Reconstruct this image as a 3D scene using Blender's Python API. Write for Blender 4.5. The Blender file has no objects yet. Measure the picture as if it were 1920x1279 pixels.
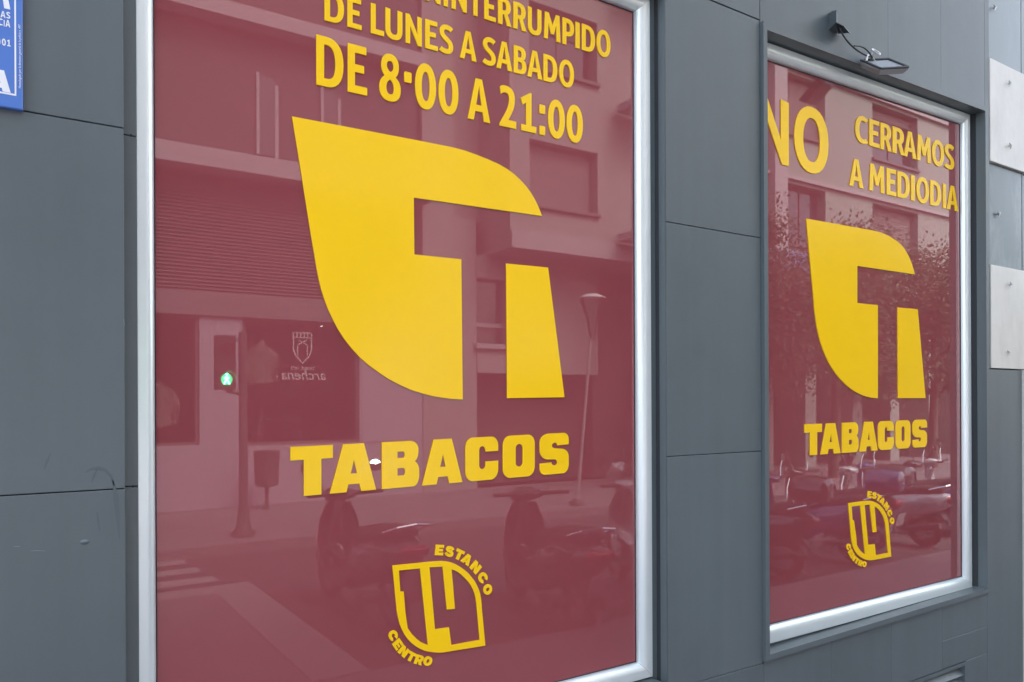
import bpy, bmesh, math, random
from mathutils import Vector, Matrix
from mathutils.geometry import tessellate_polygon

# ---------------------------------------------------------------- camera
sc = bpy.context.scene
COL = sc.collection
THETA = math.atan(1440.0 / 2195.0)          # angle between the view axis and the wall's normal
ROLL = 0.0045
cam_d = bpy.data.cameras.new("camera")
cam = bpy.data.objects.new("camera", cam_d)
COL.objects.link(cam)
sc.camera = cam
fwd = Vector((math.sin(THETA), math.cos(THETA), 0.0))
r0 = Vector((math.cos(THETA), -math.sin(THETA), 0.0))
up0 = Vector((0, 0, 1))
rgt = (r0 * math.cos(ROLL) - up0 * math.sin(ROLL)).normalized()
upv = (up0 * math.cos(ROLL) + r0 * math.sin(ROLL)).normalized()
M = Matrix((rgt, upv, -fwd)).transposed().to_4x4()
M.translation = Vector((0.0, -2.0, 1.6))
cam.matrix_world = M
cam_d.sensor_fit = 'HORIZONTAL'
cam_d.sensor_width = 36.0
cam_d.lens = 36.0 * 1440.0 / 1920.0
cam_d.shift_x = 0.0
cam_d.shift_y = (754.0 - 639.5) / 1920.0
cam_d.clip_start = 0.05
cam_d.clip_end = 1000.0

# ---------------------------------------------------------------- light: overcast day
SUN_EL, SUN_AZ = math.radians(52), math.radians(18)     # high, from behind the tobacco shop
world = bpy.data.worlds.new("World")
sc.world = world
world.use_nodes = True
wn = world.node_tree.nodes
wl = world.node_tree.links
bg = wn["Background"]
sky = wn.new("ShaderNodeTexSky")
sky.sky_type = 'NISHITA'
sky.sun_disc = False
sky.sun_elevation = SUN_EL
sky.sun_rotation = SUN_AZ
sky.air_density = 1.0
sky.dust_density = 4.0
sky.ozone_density = 1.0
hs = wn.new("ShaderNodeHueSaturation")      # cloud cover takes most of the blue out of the sky
hs.inputs["Saturation"].default_value = 0.58
wl.new(sky.outputs[0], hs.inputs["Color"])
wl.new(hs.outputs[0], bg.inputs["Color"])
bg.inputs["Strength"].default_value = 0.15
sun_d = bpy.data.lights.new("sun", 'SUN')
sun_d.energy = 0.65
sun_d.angle = math.radians(25)
sun_d.color = (1.0, 0.97, 0.93)
sun = bpy.data.objects.new("sun", sun_d)
COL.objects.link(sun)
sdir = Vector((math.sin(SUN_AZ) * math.cos(SUN_EL), math.cos(SUN_AZ) * math.cos(SUN_EL), math.sin(SUN_EL)))
sun.rotation_euler = (-sdir).to_track_quat('-Z', 'Y').to_euler()
sc.view_settings.view_transform = 'Standard'
sc.view_settings.look = 'None'
sc.view_settings.gamma = 1.0
sc.view_settings.exposure = 2.78
random.seed(11)

# ---------------------------------------------------------------- materials
def mat(name, col, rough=0.5, metal=0.0, spec=0.5, var=0.0, vscale=3.0, rvar=0.0, bump=0.0, bscale=60.0,
        coat=0.0, emis=None, estr=0.0, dirt=None, dirt_scale=1.2, dirt_amt=0.0, stretch=None, ior=1.5):
    m = bpy.data.materials.new(name)
    m.use_nodes = True
    nt = m.node_tree
    n, l = nt.nodes, nt.links
    p = n["Principled BSDF"]
    p.inputs["Base Color"].default_value = (*col, 1)
    p.inputs["Roughness"].default_value = rough
    p.inputs["Metallic"].default_value = metal
    p.inputs["Specular IOR Level"].default_value = spec
    p.inputs["IOR"].default_value = ior
    p.inputs["Coat Weight"].default_value = coat
    p.inputs["Coat Roughness"].default_value = 0.006
    if emis:
        p.inputs["Emission Color"].default_value = (*emis, 1)
        p.inputs["Emission Strength"].default_value = estr
    tc = n.new("ShaderNodeTexCoord")
    vec = tc.outputs["Object"]
    if stretch:
        mp = n.new("ShaderNodeMapping")
        mp.inputs["Scale"].default_value = stretch
        l.new(vec, mp.inputs["Vector"])
        vec = mp.outputs[0]
    colout = None
    if var > 0:
        no = n.new("ShaderNodeTexNoise")
        no.inputs["Scale"].default_value = vscale
        no.inputs["Detail"].default_value = 6
        no.inputs["Roughness"].default_value = 0.6
        l.new(vec, no.inputs["Vector"])
        mx = n.new("ShaderNodeMix")
        mx.data_type = 'RGBA'
        mx.inputs["A"].default_value = (*[c * (1 - var) for c in col], 1)
        mx.inputs["B"].default_value = (*[min(1, c * (1 + var)) for c in col], 1)
        l.new(no.outputs["Fac"], mx.inputs["Factor"])
        colout = mx.outputs["Result"]
    if dirt:
        no2 = n.new("ShaderNodeTexNoise")
        no2.inputs["Scale"].default_value = dirt_scale
        no2.inputs["Detail"].default_value = 8
        no2.inputs["Roughness"].default_value = 0.7
        l.new(vec, no2.inputs["Vector"])
        rp = n.new("ShaderNodeValToRGB")
        rp.color_ramp.elements[0].position = 0.5
        rp.color_ramp.elements[1].position = 0.75
        rp.color_ramp.elements[1].color = (dirt_amt,) * 3 + (1,)
        l.new(no2.outputs["Fac"], rp.inputs["Fac"])
        mx2 = n.new("ShaderNodeMix")
        mx2.data_type = 'RGBA'
        if colout:
            l.new(colout, mx2.inputs["A"])
        else:
            mx2.inputs["A"].default_value = (*col, 1)
        mx2.inputs["B"].default_value = (*dirt, 1)
        l.new(rp.outputs["Color"], mx2.inputs["Factor"])
        colout = mx2.outputs["Result"]
    if colout:
        l.new(colout, p.inputs["Base Color"])
    if rvar > 0:
        no3 = n.new("ShaderNodeTexNoise")
        no3.inputs["Scale"].default_value = vscale * 2.3
        no3.inputs["Detail"].default_value = 5
        l.new(vec, no3.inputs["Vector"])
        mr = n.new("ShaderNodeMapRange")
        mr.inputs["To Min"].default_value = max(0.0, rough - rvar)
        mr.inputs["To Max"].default_value = min(1.0, rough + rvar)
        l.new(no3.outputs["Fac"], mr.inputs["Value"])
        l.new(mr.outputs[0], p.inputs["Roughness"])
    if bump > 0:
        no4 = n.new("ShaderNodeTexNoise")
        no4.inputs["Scale"].default_value = bscale
        no4.inputs["Detail"].default_value = 3
        l.new(tc.outputs["Object"], no4.inputs["Vector"])
        bp = n.new("ShaderNodeBump")
        bp.inputs["Strength"].default_value = 1.0
        bp.inputs["Distance"].default_value = bump
        l.new(no4.outputs["Fac"], bp.inputs["Height"])
        l.new(bp.outputs[0], p.inputs["Normal"])
        if coat > 0:
            l.new(bp.outputs[0], p.inputs["Coat Normal"])
    return m

MT = {}
MT['cladding'] = mat("cladding_grey", (0.104, 0.129, 0.134), 0.36, 0.0, 0.5, var=0.14, vscale=1.6, rvar=0.08,
                     bump=0.00012, bscale=900, dirt=(0.075, 0.09, 0.095), dirt_scale=1.1, dirt_amt=0.5)
def cladding_mat():
    m = MT['cladding']
    nt = m.node_tree; n, l = nt.nodes, nt.links
    p = n["Principled BSDF"]
    src = p.inputs["Base Color"].links[0].from_socket
    gi = n.new("ShaderNodeObjectInfo")
    mr = n.new("ShaderNodeMapRange"); mr.inputs["To Min"].default_value = 0.93; mr.inputs["To Max"].default_value = 1.05
    l.new(gi.outputs["Random"], mr.inputs["Value"])
    tc = n.new("ShaderNodeTexCoord"); mp = n.new("ShaderNodeMapping"); mp.inputs["Scale"].default_value = (14, 14, 0.55)
    l.new(tc.outputs["Object"], mp.inputs["Vector"])
    st = n.new("ShaderNodeTexNoise"); st.inputs["Scale"].default_value = 1.0; st.inputs["Detail"].default_value = 5
    l.new(mp.outputs[0], st.inputs["Vector"])
    ms = n.new("ShaderNodeMapRange"); ms.inputs["From Min"].default_value = 0.35; ms.inputs["From Max"].default_value = 0.75
    ms.inputs["To Min"].default_value = 1.02; ms.inputs["To Max"].default_value = 0.925
    l.new(st.outputs["Fac"], ms.inputs["Value"])
    mm = n.new("ShaderNodeMath"); mm.operation = 'MULTIPLY'
    l.new(mr.outputs[0], mm.inputs[0]); l.new(ms.outputs[0], mm.inputs[1])
    vm = n.new("ShaderNodeVectorMath"); vm.operation = 'SCALE'
    l.new(src, vm.inputs[0]); l.new(mm.outputs[0], vm.inputs["Scale"])
    l.new(vm.outputs[0], p.inputs["Base Color"])
cladding_mat()
MT['mastpaint'] = mat("mast_paint", (0.27, 0.26, 0.26), 0.5)
MT['dullwhite'] = mat("plate_white", (0.40, 0.41, 0.42), 0.5)
MT['lampgrey'] = mat("lamp_housing_grey", (0.30, 0.32, 0.325), 0.35, 0.4)
MT['lintel'] = mat("lintel_render", (0.15, 0.13, 0.135), 0.7, var=0.08)
MT['green_lens'] = mat("green_signal_lens", (0.0, 0.2, 0.08), 0.3, emis=(0.0, 1.0, 0.36), estr=1.5)
MT['backing'] = mat("backing_wall", (0.03, 0.034, 0.038), 0.8)
MT['silver'] = mat("silver_aluminium", (0.78, 0.86, 0.85), 0.28, 0.45, 0.5)
MT['gasket'] = mat("rubber_gasket", (0.015, 0.016, 0.02), 0.6)
MT['vinyl'] = mat("maroon_vinyl_under_glass", (0.272, 0.062, 0.070), 0.012, 0.0, 0.5, var=0.07, vscale=2.2,
                  coat=0.75, bump=0.000028, bscale=3.5)
MT['yellow'] = mat("yellow_vinyl", (1.0, 0.612, 0.006), 0.16, 0.0, 0.4, var=0.025, vscale=7, rvar=0.04,
                   bump=0.00004, bscale=9.0)
MT['blue'] = mat("blue_enamel", (0.085, 0.20, 0.56), 0.25, 0.0, 0.5, var=0.04, vscale=3)
MT['white'] = mat("white_paint", (0.82, 0.84, 0.84), 0.4)
MT['marble'] = mat("white_marble", (0.65, 0.64, 0.58), 0.34, 0.0, 0.5, var=0.07, vscale=5, dirt=(0.40, 0.385, 0.345),
                   dirt_scale=3.2, dirt_amt=0.55, stretch=(1, 1, 0.4))
MT['slate'] = mat("grey_stone", (0.088, 0.122, 0.133), 0.25, 0.0, 0.6, var=0.16, vscale=7, dirt=(0.45, 0.5, 0.5),
                  dirt_scale=5, dirt_amt=0.3, stretch=(1, 1, 0.35))
MT['paleslate'] = mat("pale_grey_stone", (0.21, 0.25, 0.262), 0.3, 0.0, 0.5, var=0.14, vscale=6, dirt=(0.30, 0.34, 0.35), dirt_scale=4, dirt_amt=0.4, stretch=(1, 1, 0.35))
MT['steel'] = mat("zinc_steel", (0.55, 0.56, 0.55), 0.35, 0.9)
MT['darkmetal'] = mat("dark_metal", (0.05, 0.055, 0.06), 0.45, 0.3)
MT['lens'] = mat("floodlight_glass", (0.24, 0.265, 0.27), 0.15, 0.0, 0.5)
MT['cable'] = mat("black_cable", (0.02, 0.022, 0.025), 0.5)
MT['scuff'] = mat("scuff_mark", (0.085, 0.105, 0.112), 0.6)
MT['chip'] = mat("chipped_paint", (0.20, 0.24, 0.25), 0.6)
MT['pavement'] = mat("pavement_tiles", (0.15, 0.137, 0.145), 0.7, var=0.10, vscale=4, dirt=(0.22, 0.21, 0.2), dirt_amt=0.5)
MT['asphalt'] = mat("asphalt", (0.055, 0.055, 0.058), 0.8, var=0.15, vscale=9, bump=0.003, bscale=120)
MT['kerb'] = mat("kerb_granite", (0.225, 0.215, 0.21), 0.7, var=0.1, vscale=6)
MT['marking'] = mat("road_marking", (0.22, 0.22, 0.215), 0.6, var=0.1, vscale=9)
MT['shopbase'] = mat("pale_stone_base", (0.32, 0.28, 0.32), 0.45, var=0.06, vscale=2)
MT['fascia'] = mat("dark_slatted_fascia", (0.085, 0.078, 0.08), 0.6)
MT['darkwall'] = mat("brown_render", (0.08, 0.07, 0.075), 0.8, var=0.08, vscale=1.5)
MT['ledge'] = mat("ledge_concrete", (0.33, 0.30, 0.31), 0.7, var=0.06)
MT['beige'] = mat("beige_render", (0.27, 0.25, 0.24), 0.8, var=0.06, vscale=1.2)
MT['greybeige'] = mat("grey_render", (0.24, 0.255, 0.235), 0.8, var=0.06, vscale=1.2)
MT['shutter'] = mat("roller_shutter", (0.26, 0.225, 0.22), 0.6)
MT['darkglass'] = mat("dark_window_glass", (0.03, 0.032, 0.04), 0.05, 0.0, 0.8)
MT['frame_brown'] = mat("window_frame_dark", (0.11, 0.09, 0.09), 0.5)
MT['rail'] = mat("balcony_railing", (0.55, 0.53, 0.52), 0.5)
MT['interior'] = mat("shop_interior", (0.06, 0.05, 0.05), 0.8)
MT['shirt'] = mat("pale_shirt", (0.80, 0.72, 0.60), 0.8)
MT['navy'] = mat("navy_jacket", (0.03, 0.035, 0.06), 0.8)
MT['bark'] = mat("bark", (0.12, 0.09, 0.07), 0.9, var=0.3, vscale=14)
MT['leaf'] = mat("leaves", (0.09, 0.10, 0.065), 0.9, 0.0, 0.15, var=0.35, vscale=1.1)
MT['tyre'] = mat("tyre_rubber", (0.02, 0.02, 0.021), 0.8)
MT['scblack'] = mat("black_scooter_paint", (0.025, 0.025, 0.028), 0.12, 0.0, 0.6, coat=0.6)
MT['scwhite'] = mat("silver_scooter_paint", (0.55, 0.56, 0.58), 0.18, 0.2, 0.6, coat=0.6)
MT['scblue'] = mat("blue_scooter_paint", (0.05, 0.08, 0.2), 0.15, 0.0, 0.6, coat=0.6)
MT['seat'] = mat("seat_vinyl", (0.03, 0.028, 0.028), 0.5)
MT['chrome'] = mat("chrome", (0.85, 0.86, 0.88), 0.06, 1.0)
MT['mirror'] = mat("mirror_glass", (0.9, 0.93, 0.97), 0.02, 1.0)
MT['redlens'] = mat("red_lens", (0.45, 0.02, 0.02), 0.15)
MT['pole'] = mat("pole_paint", (0.06, 0.065, 0.06), 0.5)
MT['green_led'] = mat("green_led", (0.02, 0.3, 0.15), 0.4, emis=(0.05, 1.0, 0.42), estr=34.0)
MT['spot_led'] = mat("spot_led", (1, 1, 1), 0.4, emis=(1.0, 0.97, 0.9), estr=12.0)
MT['lampglass'] = mat("frosted_lamp_glass", (0.13, 0.13, 0.125), 0.3)

def glass_mat():
    m = bpy.data.materials.new("clear_shop_glass")
    m.use_nodes = True
    n, l = m.node_tree.nodes, m.node_tree.links
    n.remove(n["Principled BSDF"])
    t = n.new("ShaderNodeBsdfTransparent")
    t.inputs[0].default_value = (0.86, 0.88, 0.88, 1)
    g = n.new("ShaderNodeBsdfGlossy")
    g.inputs["Roughness"].default_value = 0.02
    f = n.new("ShaderNodeFresnel")
    f.inputs[0].default_value = 1.45
    mx = n.new("ShaderNodeMixShader")
    l.new(f.outputs[0], mx.inputs[0]); l.new(t.outputs[0], mx.inputs[1]); l.new(g.outputs[0], mx.inputs[2])
    l.new(mx.outputs[0], n["Material Output"].inputs[0])
    return m
MT['clear'] = glass_mat()

# ---------------------------------------------------------------- helpers
class MB:
    """Collects simple solids; build() links them as ONE mesh object."""
    def __init__(s):
        s.v = []; s.f = []; s.smooth = []
    def add(s, vs, fs, smooth=False):
        b = len(s.v)
        s.v += [tuple(v) for v in vs]
        s.f += [tuple(b + i for i in f) for f in fs]
        s.smooth += [smooth] * len(fs)
        return s
    def box(s, x0, x1, y0, y1, z0, z1):
        vs = [(x, y, z) for z in (z0, z1) for y in (y0, y1) for x in (x0, x1)]
        return s.add(vs, [(0, 2, 3, 1), (4, 5, 7, 6), (0, 1, 5, 4), (2, 6, 7, 3), (0, 4, 6, 2), (1, 3, 7, 5)])
    def cbox(s, x0, x1, y0, y1, z0, z1, c=0.0015):
        """box whose front face (lowest y) has a chamfered rim"""
        vs = [(x0, y1, z0), (x1, y1, z0), (x1, y1, z1), (x0, y1, z1),
              (x0, y0 + c, z0), (x1, y0 + c, z0), (x1, y0 + c, z1), (x0, y0 + c, z1),
              (x0 + c, y0, z0 + c), (x1 - c, y0, z0 + c), (x1 - c, y0, z1 - c), (x0 + c, y0, z1 - c)]
        fs = [(0, 3, 2, 1), (0, 1, 5, 4), (1, 2, 6, 5), (2, 3, 7, 6), (3, 0, 4, 7),
              (4, 5, 9, 8), (5, 6, 10, 9), (6, 7, 11, 10), (7, 4, 8, 11), (8, 9, 10, 11)]
        return s.add(vs, fs)
    def tube(s, pts, r, n=10, cap=True):
        pts = [Vector(p) for p in pts]
        rs = r if isinstance(r, (list, tuple)) else [r] * len(pts)
        vs = []; prev = None
        for i, p in enumerate(pts):
            t = (pts[min(i + 1, len(pts) - 1)] - pts[max(i - 1, 0)]).normalized()
            if prev is None:
                a = Vector((0, 0, 1)) if abs(t.z) < 0.9 else Vector((1, 0, 0))
                prev = t.cross(a).normalized()
            nrm = (prev - t * prev.dot(t)).normalized()
            prev = nrm
            bn = t.cross(nrm)
            for k in range(n):
                a = 2 * math.pi * k / n
                vs.append(p + (nrm * math.cos(a) + bn * math.sin(a)) * rs[i])
        fs = []
        for i in range(len(pts) - 1):
            for k in range(n):
                fs.append((i * n + k, i * n + (k + 1) % n, (i + 1) * n + (k + 1) % n, (i + 1) * n + k))
        if cap:
            fs.append(tuple(range(n))[::-1]); fs.append(tuple((len(pts) - 1) * n + k for k in range(n)))
        return s.add(vs, fs, True)
    def lathe(s, prof, c=(0, 0, 0), n=24, sx=1.0, sy=1.0):
        vs = []; fs = []
        for r, z in prof:
            for k in range(n):
                a = 2 * math.pi * k / n
                vs.append((c[0] + r * sx * math.cos(a), c[1] + r * sy * math.sin(a), c[2] + z))
        for i in range(len(prof) - 1):
            for k in range(n):
                fs.append((i * n + k, i * n + (k + 1) % n, (i + 1) * n + (k + 1) % n, (i + 1) * n + k))
        fs.append(tuple(range(n))[::-1]); fs.append(tuple((len(prof) - 1) * n + k for k in range(n)))
        return s.add(vs, fs, True)
    def loft(s, secs, n=16, e=0.75):
        """sections across x: (x, zc, half width, half height)"""
        vs = []; fs = []
        for x, zc, hw, hh in secs:
            for k in range(n):
                a = 2 * math.pi * k / n
                ca, sa = math.cos(a), math.sin(a)
                vs.append((x, hw * math.copysign(abs(ca) ** e, ca), zc + hh * math.copysign(abs(sa) ** e, sa)))
        for i in range(len(secs) - 1):
            for k in range(n):
                fs.append((i * n + k, i * n + (k + 1) % n, (i + 1) * n + (k + 1) % n, (i + 1) * n + k))
        fs.append(tuple(range(n))[::-1]); fs.append(tuple((len(secs) - 1) * n + k for k in range(n)))
        return s.add(vs, fs, True)
    def xform(s, M):
        s.v = [tuple(M @ Vector(v)) for v in s.v]
        return s
    def build(s, name, m, parent=None):
        me = bpy.data.meshes.new(name)
        me.from_pydata(s.v, [], s.f)
        me.polygons.foreach_set("use_smooth", s.smooth)
        bm = bmesh.new(); bm.from_mesh(me)
        bmesh.ops.recalc_face_normals(bm, faces=bm.faces)
        bm.to_mesh(me); bm.free()
        me.set_sharp_from_angle(angle=math.radians(38))
        me.materials.append(MT[m])
        o = bpy.data.objects.new(name, me)
        COL.objects.link(o)
        if parent: o.parent = parent
        return o

def thing(name, label, cat, group=None, loc=(0, 0, 0), rz=0.0):
    o = bpy.data.objects.new(name, None)
    COL.objects.link(o)
    o.location = loc; o.rotation_euler = (0, 0, rz)
    o.empty_display_size = 0.1
    o["label"] = label; o["category"] = cat
    if group: o["group"] = group
    return o
def tag(o, label, cat, group=None):
    o["label"] = label; o["category"] = cat
    if group: o["group"] = group
    return o
def struct(o):
    o["kind"] = "structure"
    return o
def copy_tree(o, parent=None):
    c = o.copy(); COL.objects.link(c)
    if parent: c.parent = parent
    for ch in list(o.children): copy_tree(ch, c)
    return c

def signed(p):
    return sum(p[i][0] * p[(i + 1) % len(p)][1] - p[(i + 1) % len(p)][0] * p[i][1] for i in range(len(p))) / 2
def plate(mb, loops, yb, yf):
    """flat board in the wall's plane: first loop is the outline, the others are holes; front at yf"""
    loops = [lp if (signed(lp) > 0) == (i == 0) else lp[::-1] for i, lp in enumerate(loops)]
    tris = tessellate_polygon([[Vector((x, z, 0)) for x, z in lp] for lp in loops])
    flat = [p for lp in loops for p in lp]
    n = len(flat)
    vs = [(x, yf, z) for x, z in flat] + [(x, yb, z) for x, z in flat]
    fs = [tuple(t) for t in tris] + [tuple(n + i for i in t[::-1]) for t in tris]
    b = 0
    for lp in loops:
        k = len(lp)
        for i in range(k):
            j = (i + 1) % k
            fs.append((b + i, b + j, n + b + j, n + b + i))
        b += k
    mb.add(vs, fs)

# ---------------------------------------------------------------- letterforms (outline paths in a 100 x 100 box)
def path(s, n=7):
    loops = []; cur = None; t = s.replace(',', ' ').split(); i = 0
    while i < len(t):
        c = t[i]; i += 1
        if c == 'M':
            cur = [(float(t[i]), float(t[i + 1]))]; i += 2; loops.append(cur)
        elif c == 'L':
            cur.append((float(t[i]), float(t[i + 1]))); i += 2
        elif c == 'C':
            p0 = cur[-1]; q = [float(a) for a in t[i:i + 6]]; i += 6
            for k in range(1, n + 1):
                u = k / n; w = 1 - u
                cur.append(tuple(w ** 3 * p0[a] + 3 * w * w * u * q[a] + 3 * w * u * u * q[2 + a] + u ** 3 * q[4 + a] for a in (0, 1)))
    out = []
    for lp in loops:
        q = [lp[0]]
        for p in lp[1:]:
            if abs(p[0] - q[-1][0]) + abs(p[1] - q[-1][1]) > 0.05: q.append(p)
        if abs(q[0][0] - q[-1][0]) + abs(q[0][1] - q[-1][1]) < 0.05: q.pop()
        out.append(q)
    return out
def ell(cx, cy, rx, ry, n=28, e=0.92):
    return [(cx + rx * math.copysign(abs(math.cos(2 * math.pi * k / n)) ** e, math.cos(2 * math.pi * k / n)),
             cy + ry * math.copysign(abs(math.sin(2 * math.pi * k / n)) ** e, math.sin(2 * math.pi * k / n))) for k in range(n)]
def strip(s, w, h, hw):
    """a stroke of half width hw along the centreline s drawn in a w x 100 box, scaled to 100 x 100"""
    c = path(s, 9)[0]
    c = [p for p in c]
    L = []; R = []
    for i, p in enumerate(c):
        a = c[max(i - 1, 0)]; b = c[min(i + 1, len(c) - 1)]
        dx, dy = b[0] - a[0], b[1] - a[1]; d = math.hypot(dx, dy)
        L.append((p[0] - dy / d * hw, p[1] + dx / d * hw)); R.append((p[0] + dy / d * hw, p[1] - dx / d * hw))
    return [[(x * 100.0 / w, y * 100.0 / h) for x, y in L + R[::-1]]]

G = {}
GA = {
 'I': "M 0 0 L 0 100 L 100 98 L 100 0",
 'L': "M 0 100 L 36 100 L 36 17 L 100 17 L 100 0 L 0 0",
 'E': "M 0 100 L 94 100 L 96 98 L 96 84 L 36 84 L 36 60 L 82 60 L 84 58 L 84 44 L 36 44 L 36 16 L 98 16 L 100 14 L 100 0 L 0 0",
 'T': "M 0 100 L 100 100 L 100 84 L 68 84 L 68 0 L 32 0 L 32 84 L 0 84",
 'N': "M 0 0 L 0 100 L 24 100 L 73 37 L 73 100 L 100 98 L 100 0 L 77 0 L 27 62 L 27 0",
 'U': "M 0 100 L 28 98 L 28 34 C 28 21 36 15 50 15 C 64 15 72 21 72 34 L 72 100 L 100 98 L 100 33 C 100 10 82 -2 50 -2 C 18 -2 0 10 0 33",
 'D': "M 0 0 L 0 100 L 36 100 C 78 100 100 82 100 50 C 100 18 80 0 40 0 M 28 16 L 40 16 C 62 16 70 28 70 50 C 70 72 60 84 38 84 L 28 84",
 'P': "M 0 0 L 0 100 L 42 100 C 80 100 100 90 100 68 C 100 46 80 34 45 34 L 32 34 L 32 0 M 32 50 L 44 50 C 60 50 67 56 67 68 C 67 79 60 84 44 84 L 32 84",
 'R': "M 0 0 L 0 100 L 42 100 C 78 100 94 88 94 69 C 94 56 86 47 72 42 L 100 0 L 68 0 L 46 39 L 32 39 L 32 0 M 32 54 L 44 54 C 56 54 61 60 61 69 C 61 80 54 85 42 85 L 32 85",
 'B': "M 0 0 L 0 100 L 42 100 C 78 100 94 92 94 75 C 94 64 88 56 76 53 C 92 50 100 41 100 28 C 100 8 80 0 45 0 M 31 59 L 42 59 C 56 59 62 64 62 72 C 62 81 56 85 42 85 L 31 85 M 31 15 L 44 15 C 60 15 67 20 67 29 C 67 39 60 44 46 44 L 31 44",
 'A': "M 0 0 L 35 100 L 63 100 L 100 0 L 73 0 L 67 22 L 33 22 L 26 0 M 37 37 L 62 37 L 50 84",
 'M': "M 0 0 L 6 100 L 28 100 L 51 55 L 73 100 L 94 100 L 100 0 L 77 0 L 74 60 L 59 23 L 43 23 L 26 62 L 22 0",
 '8': "M 50 101 C 76 101 91 91 91 75 C 91 65 85 58 75 53 C 91 47 100 39 100 27 C 100 9 82 -1 50 -1 C 18 -1 0 9 0 27 C 0 39 9 47 25 53 C 15 58 9 65 9 75 C 9 91 24 101 50 101 M 50 62 C 64 66 66 70 66 75 C 66 82 60 86 50 86 C 40 86 34 82 34 75 C 34 70 40 66 50 62 M 50 46 C 64 42 68 35 68 28 C 68 19 61 14 50 14 C 39 14 32 19 32 28 C 32 35 36 42 50 46",
 '1': "M 4 0 L 4 16 L 35 16 L 35 73 L 13 66 L 0 82 L 60 100 L 69 100 L 69 16 L 100 16 L 100 0",
 '2': "M 0 0 L 0 6 L 34 34 C 50 48 58 60 58 72 C 58 81 50 85 36 85 C 26 85 17 83 8 79 L 2 97 C 12 101 22 102 34 102 C 70 102 91 92 91 73 C 91 55 82 45 70 34 L 52 18 L 100 18 L 100 0",
}
for k, s in GA.items(): G[k, 'A'] = path(s)
G['O', 'A'] = [ell(50, 50, 50, 52), ell(50, 50, 25, 34.5)]
G['0', 'A'] = [ell(50, 50, 50, 51.5), ell(50, 50, 19.5, 33)]
G[':', 'A'] = [[(6, 0), (94, 0), (100, 3), (100, 20), (94, 23), (6, 23), (0, 20), (0, 3)],
               [(6, 55), (94, 55), (100, 58), (100, 75), (94, 78), (6, 78), (0, 75), (0, 58)]]
G['.', 'A'] = [[(8, 49), (92, 49), (100, 52), (100, 69), (92, 72), (8, 72), (0, 69), (0, 52)]]
G['S', 'A'] = strip("M 47 85 C 41 90 34 92.5 28 92.5 C 16 92.5 9 85 9 76 C 9 63 17 58 27 51 C 38 44 44 38 44 26 C 44 14 37 8 25 8 C 17 8 10 10 3 15", 52.5, 100, 8.4)
G['C', 'A'] = strip("M 49 86 C 43 91 38 92.5 33 92.5 C 16 92.5 8.5 76 8.5 50 C 8.5 24 16 7.5 33 7.5 C 39 7.5 44 9 50 14", 52.5, 100, 8.4)
GB = {
 'T': "M 0 100 L 100 100 L 100 73 L 72 73 L 72 0 L 31 0 L 31 73 L 0 73",
 'A': "M 0 0 L 28 100 L 73 100 L 100 0 L 67 0 L 63 16 L 39 16 L 35 0 M 44 38 L 58 38 L 51 67",
 'B': "M 0 0 L 0 100 L 76 100 C 92 99 98 88 98 80 C 98 66 94 58 88 55 C 96 51 100 42 100 34 L 100 24 C 100 10 92 0 84 0 M 41 64 L 55 64 C 59 64 61 66 61 70 C 61 75 59 78 54 78 L 41 78 M 41 26 L 56 26 C 60 26 62 29 62 34 C 62 39 60 42 55 42 L 41 42",
 'C': "M 100 66 L 100 78 C 100 91 90 100 79 100 L 22 100 C 8 99 0 90 0 76 L 0 22 C 0 8 12 0 22 0 L 80 0 C 94 3 100 14 100 24 L 100 43 L 61 43 L 61 35 C 61 30 57 26 51 26 C 45 26 41 30 41 36 L 41 69 C 41 75 45 79 51 79 C 57 79 61 73 61 66",
 'O': "M 22 0 L 80 0 C 94 3 100 14 100 24 L 100 78 C 100 91 90 100 79 100 L 22 100 C 8 99 0 90 0 76 L 0 22 C 0 8 12 0 22 0 M 51 25 C 44 25 39 29 39 34 L 39 69 C 39 75 44 79 50 79 C 57 79 62 74 62 69 L 62 34 C 62 29 57 25 51 25",
 'S': "M 100 71 L 100 84 C 100 93 92 100 82 100 L 28 100 C 12 99 0 90 0 79 L 0 62 C 0 47 12 38 26 37 L 50 36 C 56 36 60 32 60 28 C 60 24 56 21 51 21 C 45 21 40 24 39 29 L 0 28 L 0 15 C 2 5 8 0 18 0 L 82 0 C 94 2 100 12 100 21 L 100 41 C 100 52 88 60 76 61 L 52 63 C 46 64 41 66 41 70 C 41 74 46 77 51 77 C 57 77 60 74 61 70",
}
for k, s in GB.items(): G[k, 'B'] = path(s)
G['T', 'C'] = path("M 0 100 L 100 100 L 100 70 L 68 70 L 68 0 L 32 0 L 32 70 L 0 70")
G['A', 'C'] = path("M 0 0 L 32 100 L 68 100 L 100 0 L 64 0 L 60 16 L 40 16 L 36 0 M 44 38 L 56 38 L 50 68")
G['E', 'C'] = path("M 0 0 L 0 100 L 100 100 L 100 73 L 42 73 L 42 62 L 92 62 L 92 38 L 42 38 L 42 27 L 100 27 L 100 0")
G['N', 'C'] = path("M 0 0 L 0 100 L 36 100 L 66 48 L 66 100 L 100 100 L 100 0 L 64 0 L 34 52 L 34 0")
G['R', 'C'] = path("M 0 0 L 0 100 L 62 100 C 88 100 98 86 98 68 C 98 52 92 42 80 38 L 100 0 L 62 0 L 46 32 L 36 32 L 36 0 M 36 56 L 54 56 C 62 56 64 60 64 65 C 64 71 60 75 54 75 L 36 75")
G['O', 'C'] = [ell(50, 50, 50, 50, 24, 0.95), ell(50, 50, 19, 22, 20, 0.95)]
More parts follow.
